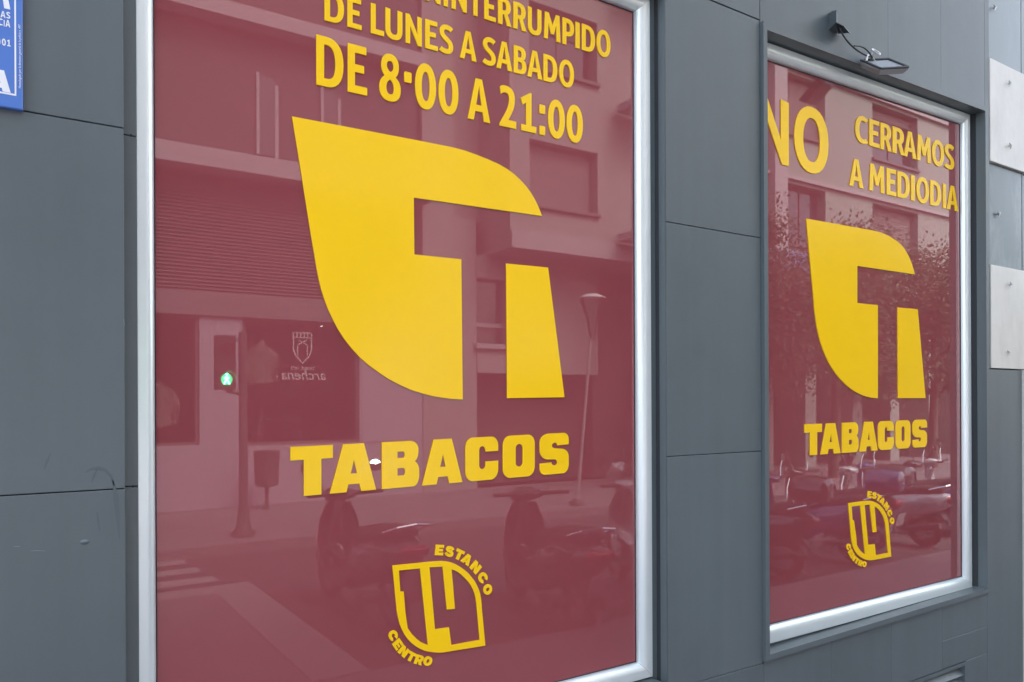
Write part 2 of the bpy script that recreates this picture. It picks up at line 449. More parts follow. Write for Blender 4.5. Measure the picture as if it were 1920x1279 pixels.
G['S', 'C'] = strip("M 84 68 C 78 84 62 86 48 86 C 30 86 16 82 16 70 C 16 58 34 56 50 52 C 68 48 86 44 86 30 C 86 16 68 13 50 13 C 34 13 18 16 12 32", 100, 100, 14.5)
G['C', 'C'] = strip("M 86 66 C 82 80 68 84 54 84 C 28 84 16 70 16 50 C 16 30 28 16 54 16 C 68 16 82 20 86 34", 100, 100, 16)

LET_B, LET_F = -0.0002, -0.0038
def letter(rec, parent, y=0.0, m='yellow', name='letter', yf=None):
    ch, font, ox, oz, ux, uz, vx, vz = rec
    loops = [[(ox + px / 100 * ux + py / 100 * vx, oz + px / 100 * uz + py / 100 * vz) for px, py in lp] for lp in G[ch, font]]
    for lps, nm in ([([l], 'colon_dot') for l in loops] if ch == ':' else [(loops, name)]):
        mb = MB(); plate(mb, lps, y + LET_B, y + LET_F); o = mb.build(nm, m, parent)
    return o

# ---------------------------------------------------------------- measured outlines, in metres on the wall (x along it, z up)
D = {}
D['hours'] = [["D", "A", 0.6906, 2.4496, 0.0756, 0.0004, 0.0006, 0.1338], ["E", "A", 0.7787, 2.4501, 0.056, 0.0003, 0.0006, 0.1326], ["8", "A", 0.8713, 2.4505, 0.065, 0.0003, 0.0006, 0.1311], [".", "A", 0.9479, 2.4509, 0.0223, 0.0001, 0.0006, 0.1303], ["0", "A", 0.9819, 2.4511, 0.0669, 0.0003, 0.0006, 0.1294], ["0", "A", 1.0576, 2.4515, 0.0662, 0.0003, 0.0007, 0.1282], ["A", "A", 1.1563, 2.452, 0.0782, 0.0004, 0.0007, 0.1266], ["2", "A", 1.2693, 2.4526, 0.061, 0.0003, 0.0007, 0.125], ["1", "A", 1.3473, 2.453, 0.0593, 0.0003, 0.0007, 0.1238], [":", "A", 1.4199, 2.4534, 0.0216, 0.0001, 0.0007, 0.1229], ["0", "A", 1.4537, 2.4535, 0.0663, 0.0003, 0.0007, 0.1221], ["0", "A", 1.5285, 2.4539, 0.0666, 0.0003, 0.0007, 0.1209]]
D['days'] = [["D", "A", 0.7139, 2.6275, 0.0544, 0.0001, 0.0004, 0.0832], ["E", "A", 0.7783, 2.6276, 0.0411, 0.0001, 0.0004, 0.0835], ["L", "A", 0.8468, 2.6277, 0.0392, 0.0001, 0.0004, 0.0838], ["U", "A", 0.8905, 2.6277, 0.0518, 0.0001, 0.0004, 0.084], ["N", "A", 0.9528, 2.6278, 0.0508, 0.0001, 0.0004, 0.0842], ["E", "A", 1.0146, 2.6279, 0.0409, 0.0001, 0.0004, 0.0844], ["S", "A", 1.0614, 2.628, 0.0454, 0.0001, 0.0004, 0.0846], ["A", "A", 1.1303, 2.6281, 0.0571, 0.0001, 0.0004, 0.0849], ["S", "A", 1.2101, 2.6283, 0.0457, 0.0001, 0.0004, 0.0852], ["A", "A", 1.2589, 2.6283, 0.0573, 0.0001, 0.0005, 0.0855], ["B", "A", 1.3226, 2.6284, 0.0472, 0.0001, 0.0005, 0.0857], ["A", "A", 1.374, 2.6285, 0.0571, 0.0001, 0.0005, 0.0859], ["D", "A", 1.4367, 2.6286, 0.0542, 0.0001, 0.0005, 0.0862], ["O", "A", 1.4993, 2.6287, 0.0599, 0.0001, 0.0005, 0.0864]]
D['nonstop'] = [["I", "A", 0.9899, 2.7671, 0.0128, -0.0, 0.0004, 0.0799], ["N", "A", 1.0139, 2.7671, 0.0511, -0.0001, 0.0004, 0.0803], ["I", "A", 1.076, 2.767, 0.0141, -0.0, 0.0004, 0.0808], ["N", "A", 1.1026, 2.767, 0.0513, -0.0001, 0.0004, 0.0813], ["T", "A", 1.1653, 2.7669, 0.0387, -0.0001, 0.0004, 0.082], ["E", "A", 1.2162, 2.7668, 0.0404, -0.0001, 0.0004, 0.0826], ["R", "A", 1.2657, 2.7667, 0.0483, -0.0001, 0.0004, 0.0832], ["R", "A", 1.3217, 2.7667, 0.0488, -0.0001, 0.0005, 0.0838], ["U", "A", 1.3768, 2.7666, 0.0517, -0.0001, 0.0005, 0.0844], ["M", "A", 1.4394, 2.7665, 0.0648, -0.0001, 0.0005, 0.0852], ["P", "A", 1.5137, 2.7664, 0.0461, -0.0001, 0.0005, 0.086], ["I", "A", 1.5669, 2.7663, 0.0165, -0.0, 0.0005, 0.0864], ["D", "A", 1.5937, 2.7663, 0.0553, -0.0001, 0.0005, 0.0869], ["O", "A", 1.6571, 2.7662, 0.0594, -0.0001, 0.0005, 0.0877]]
D['no'] = [["N", "A", 2.4811, 2.5558, 0.1833, 0.0006, 0.0018, 0.2633], ["O", "A", 2.7007, 2.5565, 0.2288, 0.0007, 0.0019, 0.2675]]
D['cerramos'] = [["C", "A", 3.1261, 2.7424, 0.0915, 0.0006, 0.0009, 0.1197], ["E", "A", 3.2324, 2.7431, 0.0795, 0.0005, 0.0009, 0.1203], ["R", "A", 3.3199, 2.7437, 0.0892, 0.0006, 0.001, 0.1209], ["R", "A", 3.4179, 2.7444, 0.0984, 0.0007, 0.001, 0.1215], ["A", "A", 3.5113, 2.745, 0.1048, 0.0007, 0.001, 0.1221], ["M", "A", 3.6256, 2.7458, 0.1198, 0.0008, 0.001, 0.1229], ["O", "A", 3.7583, 2.7467, 0.1075, 0.0007, 0.001, 0.1237], ["S", "A", 3.8743, 2.7475, 0.0887, 0.0006, 0.0011, 0.1243]]
D['mediodia'] = [["A", "A", 3.0814, 2.5418, 0.1028, 0.0007, 0.0009, 0.1217], ["M", "A", 3.2322, 2.5429, 0.1167, 0.0008, 0.001, 0.1216], ["E", "A", 3.3683, 2.5438, 0.0768, 0.0005, 0.001, 0.1216], ["D", "A", 3.4568, 2.5444, 0.1003, 0.0007, 0.001, 0.1215], ["I", "A", 3.5713, 2.5452, 0.0302, 0.0002, 0.001, 0.1215], ["O", "A", 3.6182, 2.5456, 0.1068, 0.0007, 0.001, 0.1215], ["D", "A", 3.74, 2.5464, 0.0969, 0.0007, 0.001, 0.1214], ["I", "A", 3.8563, 2.5472, 0.0273, 0.0002, 0.001, 0.1214], ["A", "A", 3.8938, 2.5475, 0.1062, 0.0007, 0.001, 0.1213]]
D['tab1'] = [["T", "B", 0.6163, 1.3541, 0.1147, 0.0018, 0.0006, 0.131], ["A", "B", 0.7229, 1.3558, 0.133, 0.0021, 0.0006, 0.131], ["B", "B", 0.8734, 1.3581, 0.1153, 0.0018, 0.0006, 0.131], ["A", "B", 0.9984, 1.3601, 0.1331, 0.0021, 0.0007, 0.131], ["C", "B", 1.1424, 1.3623, 0.1154, 0.0018, 0.0007, 0.131], ["O", "B", 1.2757, 1.3644, 0.1191, 0.0019, 0.0007, 0.131], ["S", "B", 1.4149, 1.3666, 0.1151, 0.0018, 0.0007, 0.1311]]
D['tab2'] = [["T", "B", 2.7584, 1.3725, 0.118, 0.0004, 0.0009, 0.13], ["A", "B", 2.8673, 1.3728, 0.1389, 0.0005, 0.001, 0.1303], ["B", "B", 3.0182, 1.3733, 0.12, 0.0004, 0.001, 0.1306], ["A", "B", 3.1461, 1.3738, 0.1393, 0.0005, 0.001, 0.131], ["C", "B", 3.2909, 1.3742, 0.1227, 0.0004, 0.001, 0.1313], ["O", "B", 3.4306, 1.3747, 0.1234, 0.0004, 0.0011, 0.1317], ["S", "B", 3.5737, 1.3752, 0.1246, 0.0004, 0.0011, 0.132]]
D['leaf1'] = [[0.6249, 2.3511], [1.0082, 2.355], [1.1073, 2.3553], [1.1479, 2.3527], [1.1848, 2.3476], [1.2246, 2.341], [1.2651, 2.3324], [1.2942, 2.323], [1.3205, 2.3111], [1.3438, 2.2968], [1.3656, 2.2805], [1.3843, 2.2625], [1.4, 2.2428], [1.4151, 2.2194], [1.4278, 2.1938], [0.9757, 2.1885], [0.9767, 2.0251], [1.1312, 2.0264], [1.1341, 1.6088], [1.0995, 1.61], [1.0683, 1.6135], [1.035, 1.6185], [1.0046, 1.6252], [0.9657, 1.6359], [0.9287, 1.6505], [0.8955, 1.6665], [0.8648, 1.6849], [0.8373, 1.7032], [0.8117, 1.7233], [0.7869, 1.7482], [0.7644, 1.7752], [0.7488, 1.7981], [0.735, 1.8227], [0.7212, 1.8498], [0.7101, 1.8777], [0.7011, 1.906], [0.6938, 1.9348], [0.6884, 1.9635], [0.6838, 1.9919], [0.6738, 2.0486], [0.6502, 2.1967]]
D['bar1'] = [[1.2911, 2.0291], [1.4507, 2.0312], [1.5142, 1.6151], [1.2928, 1.6123]]
D['leaf2'] = [[2.7776, 2.3575], [3.2458, 2.3646], [3.29, 2.364], [3.3309, 2.3615], [3.3728, 2.3564], [3.4117, 2.3478], [3.4479, 2.3386], [3.4802, 2.3265], [3.5069, 2.3119], [3.5292, 2.2945], [3.5517, 2.2727], [3.5711, 2.2476], [3.586, 2.2233], [3.5983, 2.1976], [3.1352, 2.1943], [3.134, 2.0303], [3.292, 2.0309], [3.2887, 1.6099], [3.24, 1.6126], [3.1974, 1.6181], [3.1573, 1.6266], [3.119, 1.6381], [3.0828, 1.652], [3.0451, 1.6703], [3.0101, 1.6912], [2.979, 1.7134], [2.9512, 1.7371], [2.9263, 1.7624], [2.905, 1.7893], [2.8845, 1.8196], [2.8679, 1.8518], [2.8557, 1.881], [2.8458, 1.9104], [2.8366, 1.9485], [2.8293, 1.9866], [2.8215, 2.0538], [2.7945, 2.2328]]
D['bar2'] = [[3.4534, 2.0311], [3.6224, 2.0327], [3.6874, 1.6103], [3.4536, 1.6105]]
D['em1o'] = [[0.9048, 1.1405], [0.9868, 1.1381], [1.023, 1.1374], [1.0451, 1.1361], [1.0599, 1.135], [1.0749, 1.1326], [1.0899, 1.1282], [1.1051, 1.1214], [1.1203, 1.1122], [1.1356, 1.1009], [1.1503, 1.0883], [1.1627, 1.0739], [1.1724, 1.0614], [1.1802, 1.0478], [1.1869, 1.034], [1.192, 1.019], [1.1954, 0.998], [1.1977, 0.9704], [1.2091, 0.8608], [1.0886, 0.8656], [1.066, 0.8663], [1.0512, 0.8684], [1.0364, 0.8717], [1.0199, 0.8764], [1.0036, 0.8826], [0.9892, 0.8907], [0.9749, 0.9008], [0.9617, 0.9128], [0.9501, 0.926], [0.9404, 0.9406], [0.9327, 0.9563], [0.9265, 0.9714], [0.9224, 0.9867], [0.9193, 1.0], [0.9173, 1.013]]
D['em1h1'] = [[0.9238, 1.1245], [0.991, 1.122], [1.0153, 0.8968], [1.0037, 0.9025], [0.9911, 0.9102], [0.9785, 0.9211], [0.9636, 0.9373], [0.9503, 0.9566], [0.9435, 1.0026], [0.9385, 1.0624], [0.928, 1.0638]]
D['em1h2'] = [[1.0204, 1.1217], [1.0643, 1.1183], [1.0779, 0.9902], [1.1044, 0.9886], [1.0936, 1.1068], [1.1042, 1.1025], [1.1145, 1.0962], [1.1259, 1.0873], [1.1363, 1.0773], [1.149, 1.0642], [1.1595, 1.0506], [1.1668, 1.0381], [1.1723, 1.0251], [1.1761, 1.0103], [1.1788, 0.9936], [1.1901, 0.8812], [1.0917, 0.8823], [1.084, 0.9362], [1.0378, 0.9382]]
D['em2o'] = [[3.063, 1.1525], [3.1394, 1.1534], [3.1753, 1.1538], [3.1995, 1.1528], [3.2189, 1.1517], [3.236, 1.149], [3.2544, 1.1447], [3.273, 1.1384], [3.2928, 1.1293], [3.3103, 1.1183], [3.3278, 1.1053], [3.3416, 1.0916], [3.3542, 1.0749], [3.3636, 1.0578], [3.3699, 1.0373], [3.3729, 1.017], [3.3898, 0.8824], [3.2772, 0.8827], [3.2524, 0.8824], [3.2278, 0.8842], [3.2096, 0.8867], [3.1914, 0.8909], [3.1697, 0.8984], [3.1494, 0.9081], [3.1305, 0.9204], [3.114, 0.9348], [3.1024, 0.9486], [3.0937, 0.9631], [3.0868, 0.9854], [3.0823, 1.0094]]
D['em2h1'] = [[3.0862, 1.1358], [3.1512, 1.1353], [3.1867, 0.9144], [3.1675, 0.9236], [3.1497, 0.9354], [3.1349, 0.9489], [3.1231, 0.9635], [3.1175, 1.006], [3.1021, 1.0736], [3.0916, 1.078]]
D['em2h2'] = [[3.183, 1.1342], [3.2237, 1.1346], [3.2472, 1.0074], [3.2738, 1.0066], [3.2592, 1.124], [3.2759, 1.1167], [3.2926, 1.1064], [3.3088, 1.0935], [3.3226, 1.0794], [3.3338, 1.0644], [3.3413, 1.0489], [3.3462, 1.034], [3.3487, 1.0193], [3.3656, 0.9023], [3.268, 0.9017], [3.2591, 0.9534], [3.2083, 0.9552]]
D['est1'] = [["E", "C", 1.0388, 1.1556, 0.0289, -0.0046, 0.0019, 0.03], ["S", "C", 1.0697, 1.1492, 0.0287, -0.0087, 0.0076, 0.0303], ["T", "C", 1.0998, 1.1426, 0.0286, -0.0145, 0.0144, 0.0265], ["A", "C", 1.1189, 1.126, 0.0282, -0.022, 0.021, 0.0217], ["N", "C", 1.1534, 1.107, 0.021, -0.0244, 0.0277, 0.0167], ["C", "C", 1.1807, 1.0772, 0.0151, -0.0266, 0.0295, 0.0097], ["O", "C", 1.1995, 1.0427, 0.0065, -0.0276, 0.0322, 0.0015]]
D['cen1'] = [["C", "C", 0.8871, 0.9481, 0.016, -0.0217, 0.0217, 0.012], ["E", "C", 0.901, 0.9157, 0.0163, -0.0175, 0.0203, 0.0157], ["N", "C", 0.9194, 0.8922, 0.0214, -0.0182, 0.0173, 0.0186], ["T", "C", 0.9447, 0.8702, 0.0228, -0.0145, 0.0131, 0.0219], ["R", "C", 0.9697, 0.8502, 0.0249, -0.0108, 0.0079, 0.0248], ["O", "C", 1.0012, 0.8385, 0.0291, -0.0038, -0.002, 0.0277]]
D['est2'] = [["E", "C", 3.1934, 1.1729, 0.0347, -0.006, 0.0095, 0.03], ["S", "C", 3.2226, 1.1666, 0.0326, -0.0085, 0.0169, 0.0286], ["T", "C", 3.2489, 1.1596, 0.0317, -0.0147, 0.0292, 0.0228], ["A", "C", 3.2742, 1.1416, 0.0302, -0.0204, 0.0361, 0.0173], ["N", "C", 3.3081, 1.1249, 0.0231, -0.0215, 0.042, 0.013], ["C", "C", 3.3445, 1.0951, 0.0182, -0.023, 0.0345, 0.0068], ["O", "C", 3.3679, 1.0685, 0.0115, -0.0323, 0.0403, 0.0014]]
D['cen2'] = [["C", "C", 3.0486, 0.9638, 0.0207, -0.0238, 0.0262, 0.0062], ["E", "C", 3.0634, 0.934, 0.019, -0.0178, 0.0293, 0.0094], ["N", "C", 3.0833, 0.9118, 0.0258, -0.0201, 0.0271, 0.0113], ["T", "C", 3.1089, 0.8879, 0.0269, -0.0157, 0.0241, 0.0153], ["R", "C", 3.1381, 0.8691, 0.0311, -0.0127, 0.0174, 0.0187], ["O", "C", 3.1717, 0.8559, 0.0309, -0.007, 0.0081, 0.0254]]
D['est1'] = [["E", "C", 1.0386, 1.1546, 0.0267, -0.0038, 0.0043, 0.0302], ["S", "C", 1.0696, 1.1499, 0.0271, -0.0087, 0.0093, 0.029], ["T", "C", 1.1002, 1.1398, 0.0257, -0.0135, 0.0142, 0.027], ["A", "C", 1.124, 1.1277, 0.0269, -0.0199, 0.0181, 0.0245], ["N", "C", 1.1549, 1.1041, 0.0214, -0.0238, 0.0227, 0.0204], ["C", "C", 1.1809, 1.0738, 0.0155, -0.0268, 0.0264, 0.0153], ["O", "C", 1.1996, 1.0399, 0.0098, -0.0299, 0.029, 0.0095]]
D['est2'] = [["E", "C", 3.2067, 1.1661, 0.0287, -0.0037, 0.0046, 0.0292], ["S", "C", 3.24, 1.1616, 0.0291, -0.0084, 0.01, 0.028], ["T", "C", 3.2728, 1.1518, 0.0276, -0.013, 0.0152, 0.0261], ["A", "C", 3.2984, 1.1401, 0.0289, -0.0192, 0.0194, 0.0237], ["N", "C", 3.3316, 1.1173, 0.023, -0.023, 0.0244, 0.0197], ["C", "C", 3.3595, 1.0881, 0.0166, -0.0259, 0.0284, 0.0148], ["O", "C", 3.3796, 1.0554, 0.0105, -0.0289, 0.0311, 0.0092]]
D['cen1'] = [["C", "C", 0.8885, 0.9516, 0.0099, -0.0261, 0.0248, 0.0094], ["E", "C", 0.9022, 0.9183, 0.0132, -0.0204, 0.0223, 0.0144], ["N", "C", 0.9188, 0.8932, 0.0201, -0.0206, 0.019, 0.0185], ["T", "C", 0.9435, 0.8689, 0.0216, -0.0146, 0.0148, 0.0219], ["R", "C", 0.9696, 0.8518, 0.024, -0.0102, 0.0104, 0.0244], ["O", "C", 0.998, 0.8401, 0.0277, -0.0058, 0.0054, 0.0259]]
D['cen2'] = [["C", "C", 3.0455, 0.9701, 0.0106, -0.0252, 0.0266, 0.0091], ["E", "C", 3.0602, 0.9379, 0.0142, -0.0197, 0.0239, 0.0139], ["N", "C", 3.078, 0.9137, 0.0216, -0.0199, 0.0204, 0.0179], ["T", "C", 3.1046, 0.8902, 0.0232, -0.0141, 0.0159, 0.0211], ["R", "C", 3.1326, 0.8737, 0.0258, -0.0098, 0.0112, 0.0236], ["O", "C", 3.1631, 0.8624, 0.0297, -0.0056, 0.0058, 0.025]]
D['scuffs'] = [[[0.1412, 1.4496], [0.1515, 1.4561], [0.1671, 1.4576], [0.1807, 1.4522], [0.1912, 1.4385], [0.1975, 1.4179]], [[0.1534, 1.4266], [0.1576, 1.4404], [0.1639, 1.4554]], [[0.1636, 1.361], [0.1656, 1.3432], [0.1686, 1.3193]], [[0.1954, 1.43], [0.2006, 1.3938], [0.2037, 1.3577], [0.2077, 1.2952]], [[0.0641, 1.4606], [0.0691, 1.4775], [0.076, 1.4944]], [[0.0079, 1.301], [0.0145, 1.3008], [0.0202, 1.2997]], [[0.0393, 1.2886], [0.0508, 1.2879], [0.0654, 1.2857]], [[0.2172, 1.7912], [0.2193, 1.7841], [0.2204, 1.7746]]]
D['blue'] = [["A", "A", -0.033, 2.4223, 0.0399, 0.0856, 0], ["S", "A", -0.0001, 2.4028, 0.0068, 0.0133, 0], ["A", "A", -0.0102, 2.4023, 0.0088, 0.0133, 0], ["A", "A", -0.0017, 2.385, 0.0084, 0.0144, 0], ["I", "A", -0.0047, 2.3846, 0.0015, 0.0133, 0], ["C", "A", -0.0144, 2.3854, 0.0078, 0.0138, 0], ["1", "A", 0.0011, 2.3452, 0.006, 0.0139, 0], ["0", "A", -0.0081, 2.3447, 0.0069, 0.0138, 0], ["0", "A", -0.0178, 2.3441, 0.0073, 0.0138, 0], ["A", "B", -0.0354, 2.249, 0.0422, 0.0438, 0]]
D['bolts'] = [[4.241, 3.6138, -0.063], [4.3607, 3.2459, -0.079], [4.3634, 2.9216, -0.079], [4.2704, 2.5572, -0.063], [4.3624, 2.1993, -0.079], [4.3361, 1.8458, -0.079]]
D['bracket'] = [2.80, 2.890, 3.128, 3.207]
D['flood'] = [(3.0211, -0.0939, 3.0379), (3.1596, -0.1337, 3.0626), (3.1447, -0.2323, 2.9871), (3.0062, -0.1924, 2.9624)]

# ================================================================= THE TOBACCO SHOP
shop = thing("shop_building", "dark grey metal-clad shop front holding two big maroon windows", "building")
YC = -0.075                                         # face of the cladding
def panel(x0, x1, z0, z1, y0=YC, y1=-0.045, c=0.0012, m='cladding'):
    g = 0.0012
    return MB().cbox(x0 + g, x1 - g, y0, y1, z0 + g, z1 - g, c).build("cladding_panel", m, shop)
zs = [-0.02, 0.60, 1.409, 2.221, 3.050, 3.862, 4.60]
for a, b in ((-3.4, -1.7), (-1.7, 0.221)):
    for i in range(6): panel(a, b, zs[i], zs[i + 1])
for i in range(1, 4): panel(1.902, 2.400, zs[i], zs[i + 1])
panel(1.902, 2.408, zs[0], zs[1])
panel(0.221, 1.902, 3.052, 3.862); panel(0.221, 1.902, 3.862, 4.6); panel(0.221, 1.902, -0.02, 0.600)
panel(1.902, 2.400, 3.052, 3.862); panel(1.902, 2.400, 3.862, 4.6)
def qpanel(x0, x1, zb0, zb1, zt0, zt1):
    g = 0.0004; c = 0.0006; y0, y1 = YC, -0.045
    a = [(x0 + g, zb0 + g), (x1 - g, zb1 + g), (x1 - g, zt1 - g), (x0 + g, zt0 - g)]
    b = [(x0 + g + c, zb0 + g + c), (x1 - g - c, zb1 + g + c), (x1 - g - c, zt1 - g - c), (x0 + g + c, zt0 - g - c)]
    vs = [(x, y1, z) for x, z in a] + [(x, y0 + c, z) for x, z in a] + [(x, y0, z) for x, z in b]
    return MB().add(vs, [(3, 2, 1, 0), (0, 1, 5, 4), (1, 2, 6, 5), (2, 3, 7, 6), (3, 0, 4, 7), (4, 5, 9, 8), (5, 6, 10, 9), (6, 7, 11, 10), (7, 4, 8, 11), (8, 9, 10, 11)]).build("cladding_panel", 'cladding', shop)
lipt = lambda x: 3.0435 + (x - 2.4022) * 0.01515
lipb = lambda x: 0.6118 + (x - 2.3995) * 0.01335
for a, b in ((2.402, 3.262), (3.262, 3.704), (3.704, 4.119)):
    qpanel(a, b, lipt(a), lipt(b), 3.900, 3.900)
panel(4.119, 4.166, 1.757, 3.900)
panel(2.400, 4.166, 3.900, 4.6)
for a, b in ((2.408, 2.832), (2.832, 3.268), (3.268, 3.693)): qpanel(a, b, 0.325 if a > 3.2 else -0.02, 0.325 if a > 3.2 else -0.02, lipb(a), lipb(b))
qpanel(3.693, 4.123, 0.458, 0.458, lipb(3.693), lipb(4.123)); panel(3.693, 4.123, 0.325, 0.458)
panel(3.268, 3.40, -0.02, 0.325); panel(3.909, 4.123, -0.02, 0.325)
panel(4.123, 4.503, -0.02, 1.757)
# backing wall, with real thickness, open behind the windows' glass
wb = MB()
wb.box(-3.4, 0.2205, -0.044, 0.30, -0.02, 4.6)
wb.box(0.240, 1.898, -0.044, 0.30, 3.046, 4.6); wb.box(0.240, 1.898, -0.044, 0.30, -0.02, 0.606)
wb.box(1.898, 2.430, -0.044, 0.30, -0.02, 4.6)
wb.box(2.430, 4.092, -0.044, 0.30, 3.074, 4.6); wb.box(2.430, 4.092, -0.044, 0.30, -0.02, 0.600)
wb.box(4.092, 4.50, -0.044, 0.30, -0.02, 4.6)
wb.build("wall", 'backing', shop)
# jambs and soffit of the first window
MB().box(1.8985, 1.9010, -0.0735, -0.002, 0.606, 3.046).build("window_jamb", 'cladding', shop)
MB().box(1.8755, 1.8982, -0.026, -0.002, 0.606, 3.046).build("window_filler", 'cladding', shop)
MB().box(0.2222, 0.2515, -0.030, -0.002, 1.4105, 2.2195).build("window_trim", 'cladding', shop)
MB().box(0.2222, 0.2515, -0.030, -0.002, 0.600, 1.4075).build("window_trim", 'cladding', shop)
MB().box(0.2222, 0.2515, -0.030, -0.002, 2.2225, 3.046).build("window_trim", 'cladding', shop)
MB().box(0.2522, 1.8750, -0.0735, -0.002, 3.004, 3.0455).build("window_soffit", 'cladding', shop)
MB().box(0.2522, 1.8750, -0.0735, -0.002, 0.601, 0.636).build("window_sill", 'cladding', shop)
MB().box(0.2206, 0.2514, -0.0018, 0.04, 0.60, 3.046).build("trim_backing", 'backing', shop)
# unseen upper storey of the same building, its height set to block the sun
MB().box(-3.4, 4.5, -0.03, 8.0, 4.605, 6.6).build("upper_wall", 'cladding', shop)

def ring(inner, outer, prof):
    """mitred frame between two four-corner outlines (TL, TR, BR, BL); prof: (t from outer to inner, y)"""
    mb = MB(); vs = []; n = len(prof)
    fs = []
    for i in range(4):                        # four mitred lengths with a hairline joint at each corner
        j = (i + 1) % 4
        for a, b in ((i, j), (j, i)):
            for t, y in prof:
                pa = (outer[a][0] + (inner[a][0] - outer[a][0]) * t, outer[a][1] + (inner[a][1] - outer[a][1]) * t)
                pb = (outer[b][0] + (inner[b][0] - outer[b][0]) * t, outer[b][1] + (inner[b][1] - outer[b][1]) * t)
                d = math.hypot(pb[0] - pa[0], pb[1] - pa[1]); g = 0.0006 / d
                vs.append((pa[0] + (pb[0] - pa[0]) * g, y, pa[1] + (pb[1] - pa[1]) * g))
        o_ = i * 2 * n
        for k in range(n - 1):
            fs.append((o_ + k, o_ + n + k, o_ + n + k + 1, o_ + k + 1))
    mb.add(vs, fs, False)
    return mb
PROF = [(0.0, 0.004), (0.0, -0.029), (0.03, -0.0305), (0.42, -0.0305)]
for k in range(1, 11):
    a = k / 10 * math.pi / 2
    PROF.append((0.42 + 0.56 * math.sin(a), -0.0305 + 0.0255 * (1 - math.cos(a))))
PROF += [(0.985, -0.0035), (1.0, -0.0015)]
def window(inner, outer, label):
    fr = ring(inner, outer, PROF)
    o = fr.build("window_frame", 'silver', shop)
    o.data.polygons.foreach_set("use_smooth", [True] * len(o.data.polygons))
    o.data.set_sharp_from_angle(angle=math.radians(30))
    o["label"] = label
    xs = [p[0] for p in outer]; zz = [p[1] for p in outer]
    MB().box(min(xs) + .004, max(xs) - .004, 0.0, 0.010, min(zz) + .004, max(zz) - .004).build("glass_pane", 'vinyl', o)
    g = 0.003
    inn = [(inner[0][0] + g, inner[0][1] - g), (inner[1][0] - g, inner[1][1] - g), (inner[2][0] - g, inner[2][1] + g), (inner[3][0] + g, inner[3][1] + g)]
    gk = ring(inn, inner, [(0, -0.0015), (0.5, -0.0035), (1, -0.0005)])
    gk.build("gasket", 'gasket', o)
    return o
window([(0.2925, 2.955), (1.823, 2.955), (1.823, 0.694), (0.2925, 0.694)],
       [(0.2515, 2.998), (1.874, 2.998), (1.874, 0.642), (0.2515, 0.642)], "large maroon-filmed window in a rounded silver frame beside the blue sign")
window([(2.500, 2.958), (4.022, 2.993), (4.022, 0.709), (2.500, 0.709)],
       [(2.455, 3.009), (4.066, 3.041), (4.066, 0.646), (2.455, 0.646)], "narrow-looking maroon-filmed window recessed in a grey box surround")

# box surround of the second window: four boards with a proud lip
def board(inn0, inn1, out1, out0, name):
    """prism whose cross-section in the wall plane is the quad given, from y=-0.09 back to the glass"""
    mb = MB()
    q = [inn0, inn1, out1, out0]
    c = 0.0015
    vs = [(x, -0.09, z) for x, z in q] + [(x, -0.001, z) for x, z in q]
    mb.add(vs, [(0, 1, 2, 3), (7, 6, 5, 4), (0, 4, 5, 1), (1, 5, 6, 2), (2, 6, 7, 3), (3, 7, 4, 0)])
    return mb.build(name, 'cladding', shop)
oTL, oTR, oBR, oBL = (2.4022, 3.044), (4.118, 3.070), (4.122, 0.6345), (2.3995, 0.6115)
iTL, iTR, iBR, iBL = (2.4245, 3.014), (4.094, 3.046), (4.096, 0.6575), (2.4235, 0.6335)
board(iTL, iTR, oTR, oTL, "window_surround_top"); board(iBL, iTL, oTL, oBL, "window_surround_side")
board(iTR, iBR, oBR, oTR, "window_surround_side"); board(iBR, iBL, oBL, oBR, "window_sill")
# seam of sealant between silver frame and sill
MB().tube([(2.45, -0.0315, 0.6405), (4.07, -0.0315, 0.6555)], 0.0016, 6).build("sealant_bead", 'gasket', shop)

# louvred vent low in the cladding
vent = MB()
vent.box(3.40, 3.909, -0.079, -0.046, 0.306, 0.3225); vent.box(3.893, 3.909, -0.079, -0.046, 0.05, 0.3055)
vent.box(3.40, 3.416, -0.079, -0.046, 0.05, 0.3055); vent.box(3.40, 3.909, -0.079, -0.046, 0.03, 0.0495)
vg = vent.build("vent_grille", 'cladding', shop)
MB().box(3.4165, 3.8925, -0.047, -0.0445, 0.05, 0.3055).build("vent_backing", 'gasket', vg)
for k in range(6):
    z = 0.288 - k * 0.045
    sl = MB()
    sl.add([(x, y, zz) for x in (3.417, 3.892) for y, zz in ((-0.050, z), (-0.074, z - 0.028), (-0.074, z - 0.031), (-0.050, z - 0.003))],
           [(0, 1, 5, 4), (1, 2, 6, 5), (2, 3, 7, 6), (3, 0, 4, 7), (0, 3, 2, 1), (4, 5, 6, 7)])
    sl.build("louvre", 'cladding', vg)
# wear on the first cladding panels
def scuff(pts, w, m='scuff'):
    mb = MB(); vs = []; n = len(pts)
    for i, (x, z) in enumerate(pts):
        a = pts[max(i - 1, 0)]; b = pts[min(i + 1, n - 1)]
        dx, dz = b[0] - a[0], b[1] - a[1]; d = math.hypot(dx, dz)
        k = w * (0.15 + math.sin(math.pi * (i + 0.3) / (n - 0.4))) * random.uniform(0.7, 1.2)
        vs += [(x - dz / d * k, YC - 0.0003, z + dx / d * k), (x + dz / d * k, YC - 0.0003, z - dx / d * k)]
    mb.add(vs, [(2 * i, 2 * i + 1, 2 * i + 3, 2 * i + 2) for i in range(n - 1)])
    return mb.build("scuff_mark", m, shop)
SC = D['scuffs']
for k, pts in enumerate(SC[:5]): scuff(pts, [0.0034, 0.0022, 0.0030, 0.0044, 0.0020][k])
for pts in SC[5:]: scuff(pts, 0.0007, 'chip')
dent = MB().lathe([(0.009, 0), (0.0075, 0.0016), (0.004, 0.0026), (0.0005, 0.003)], n=16)
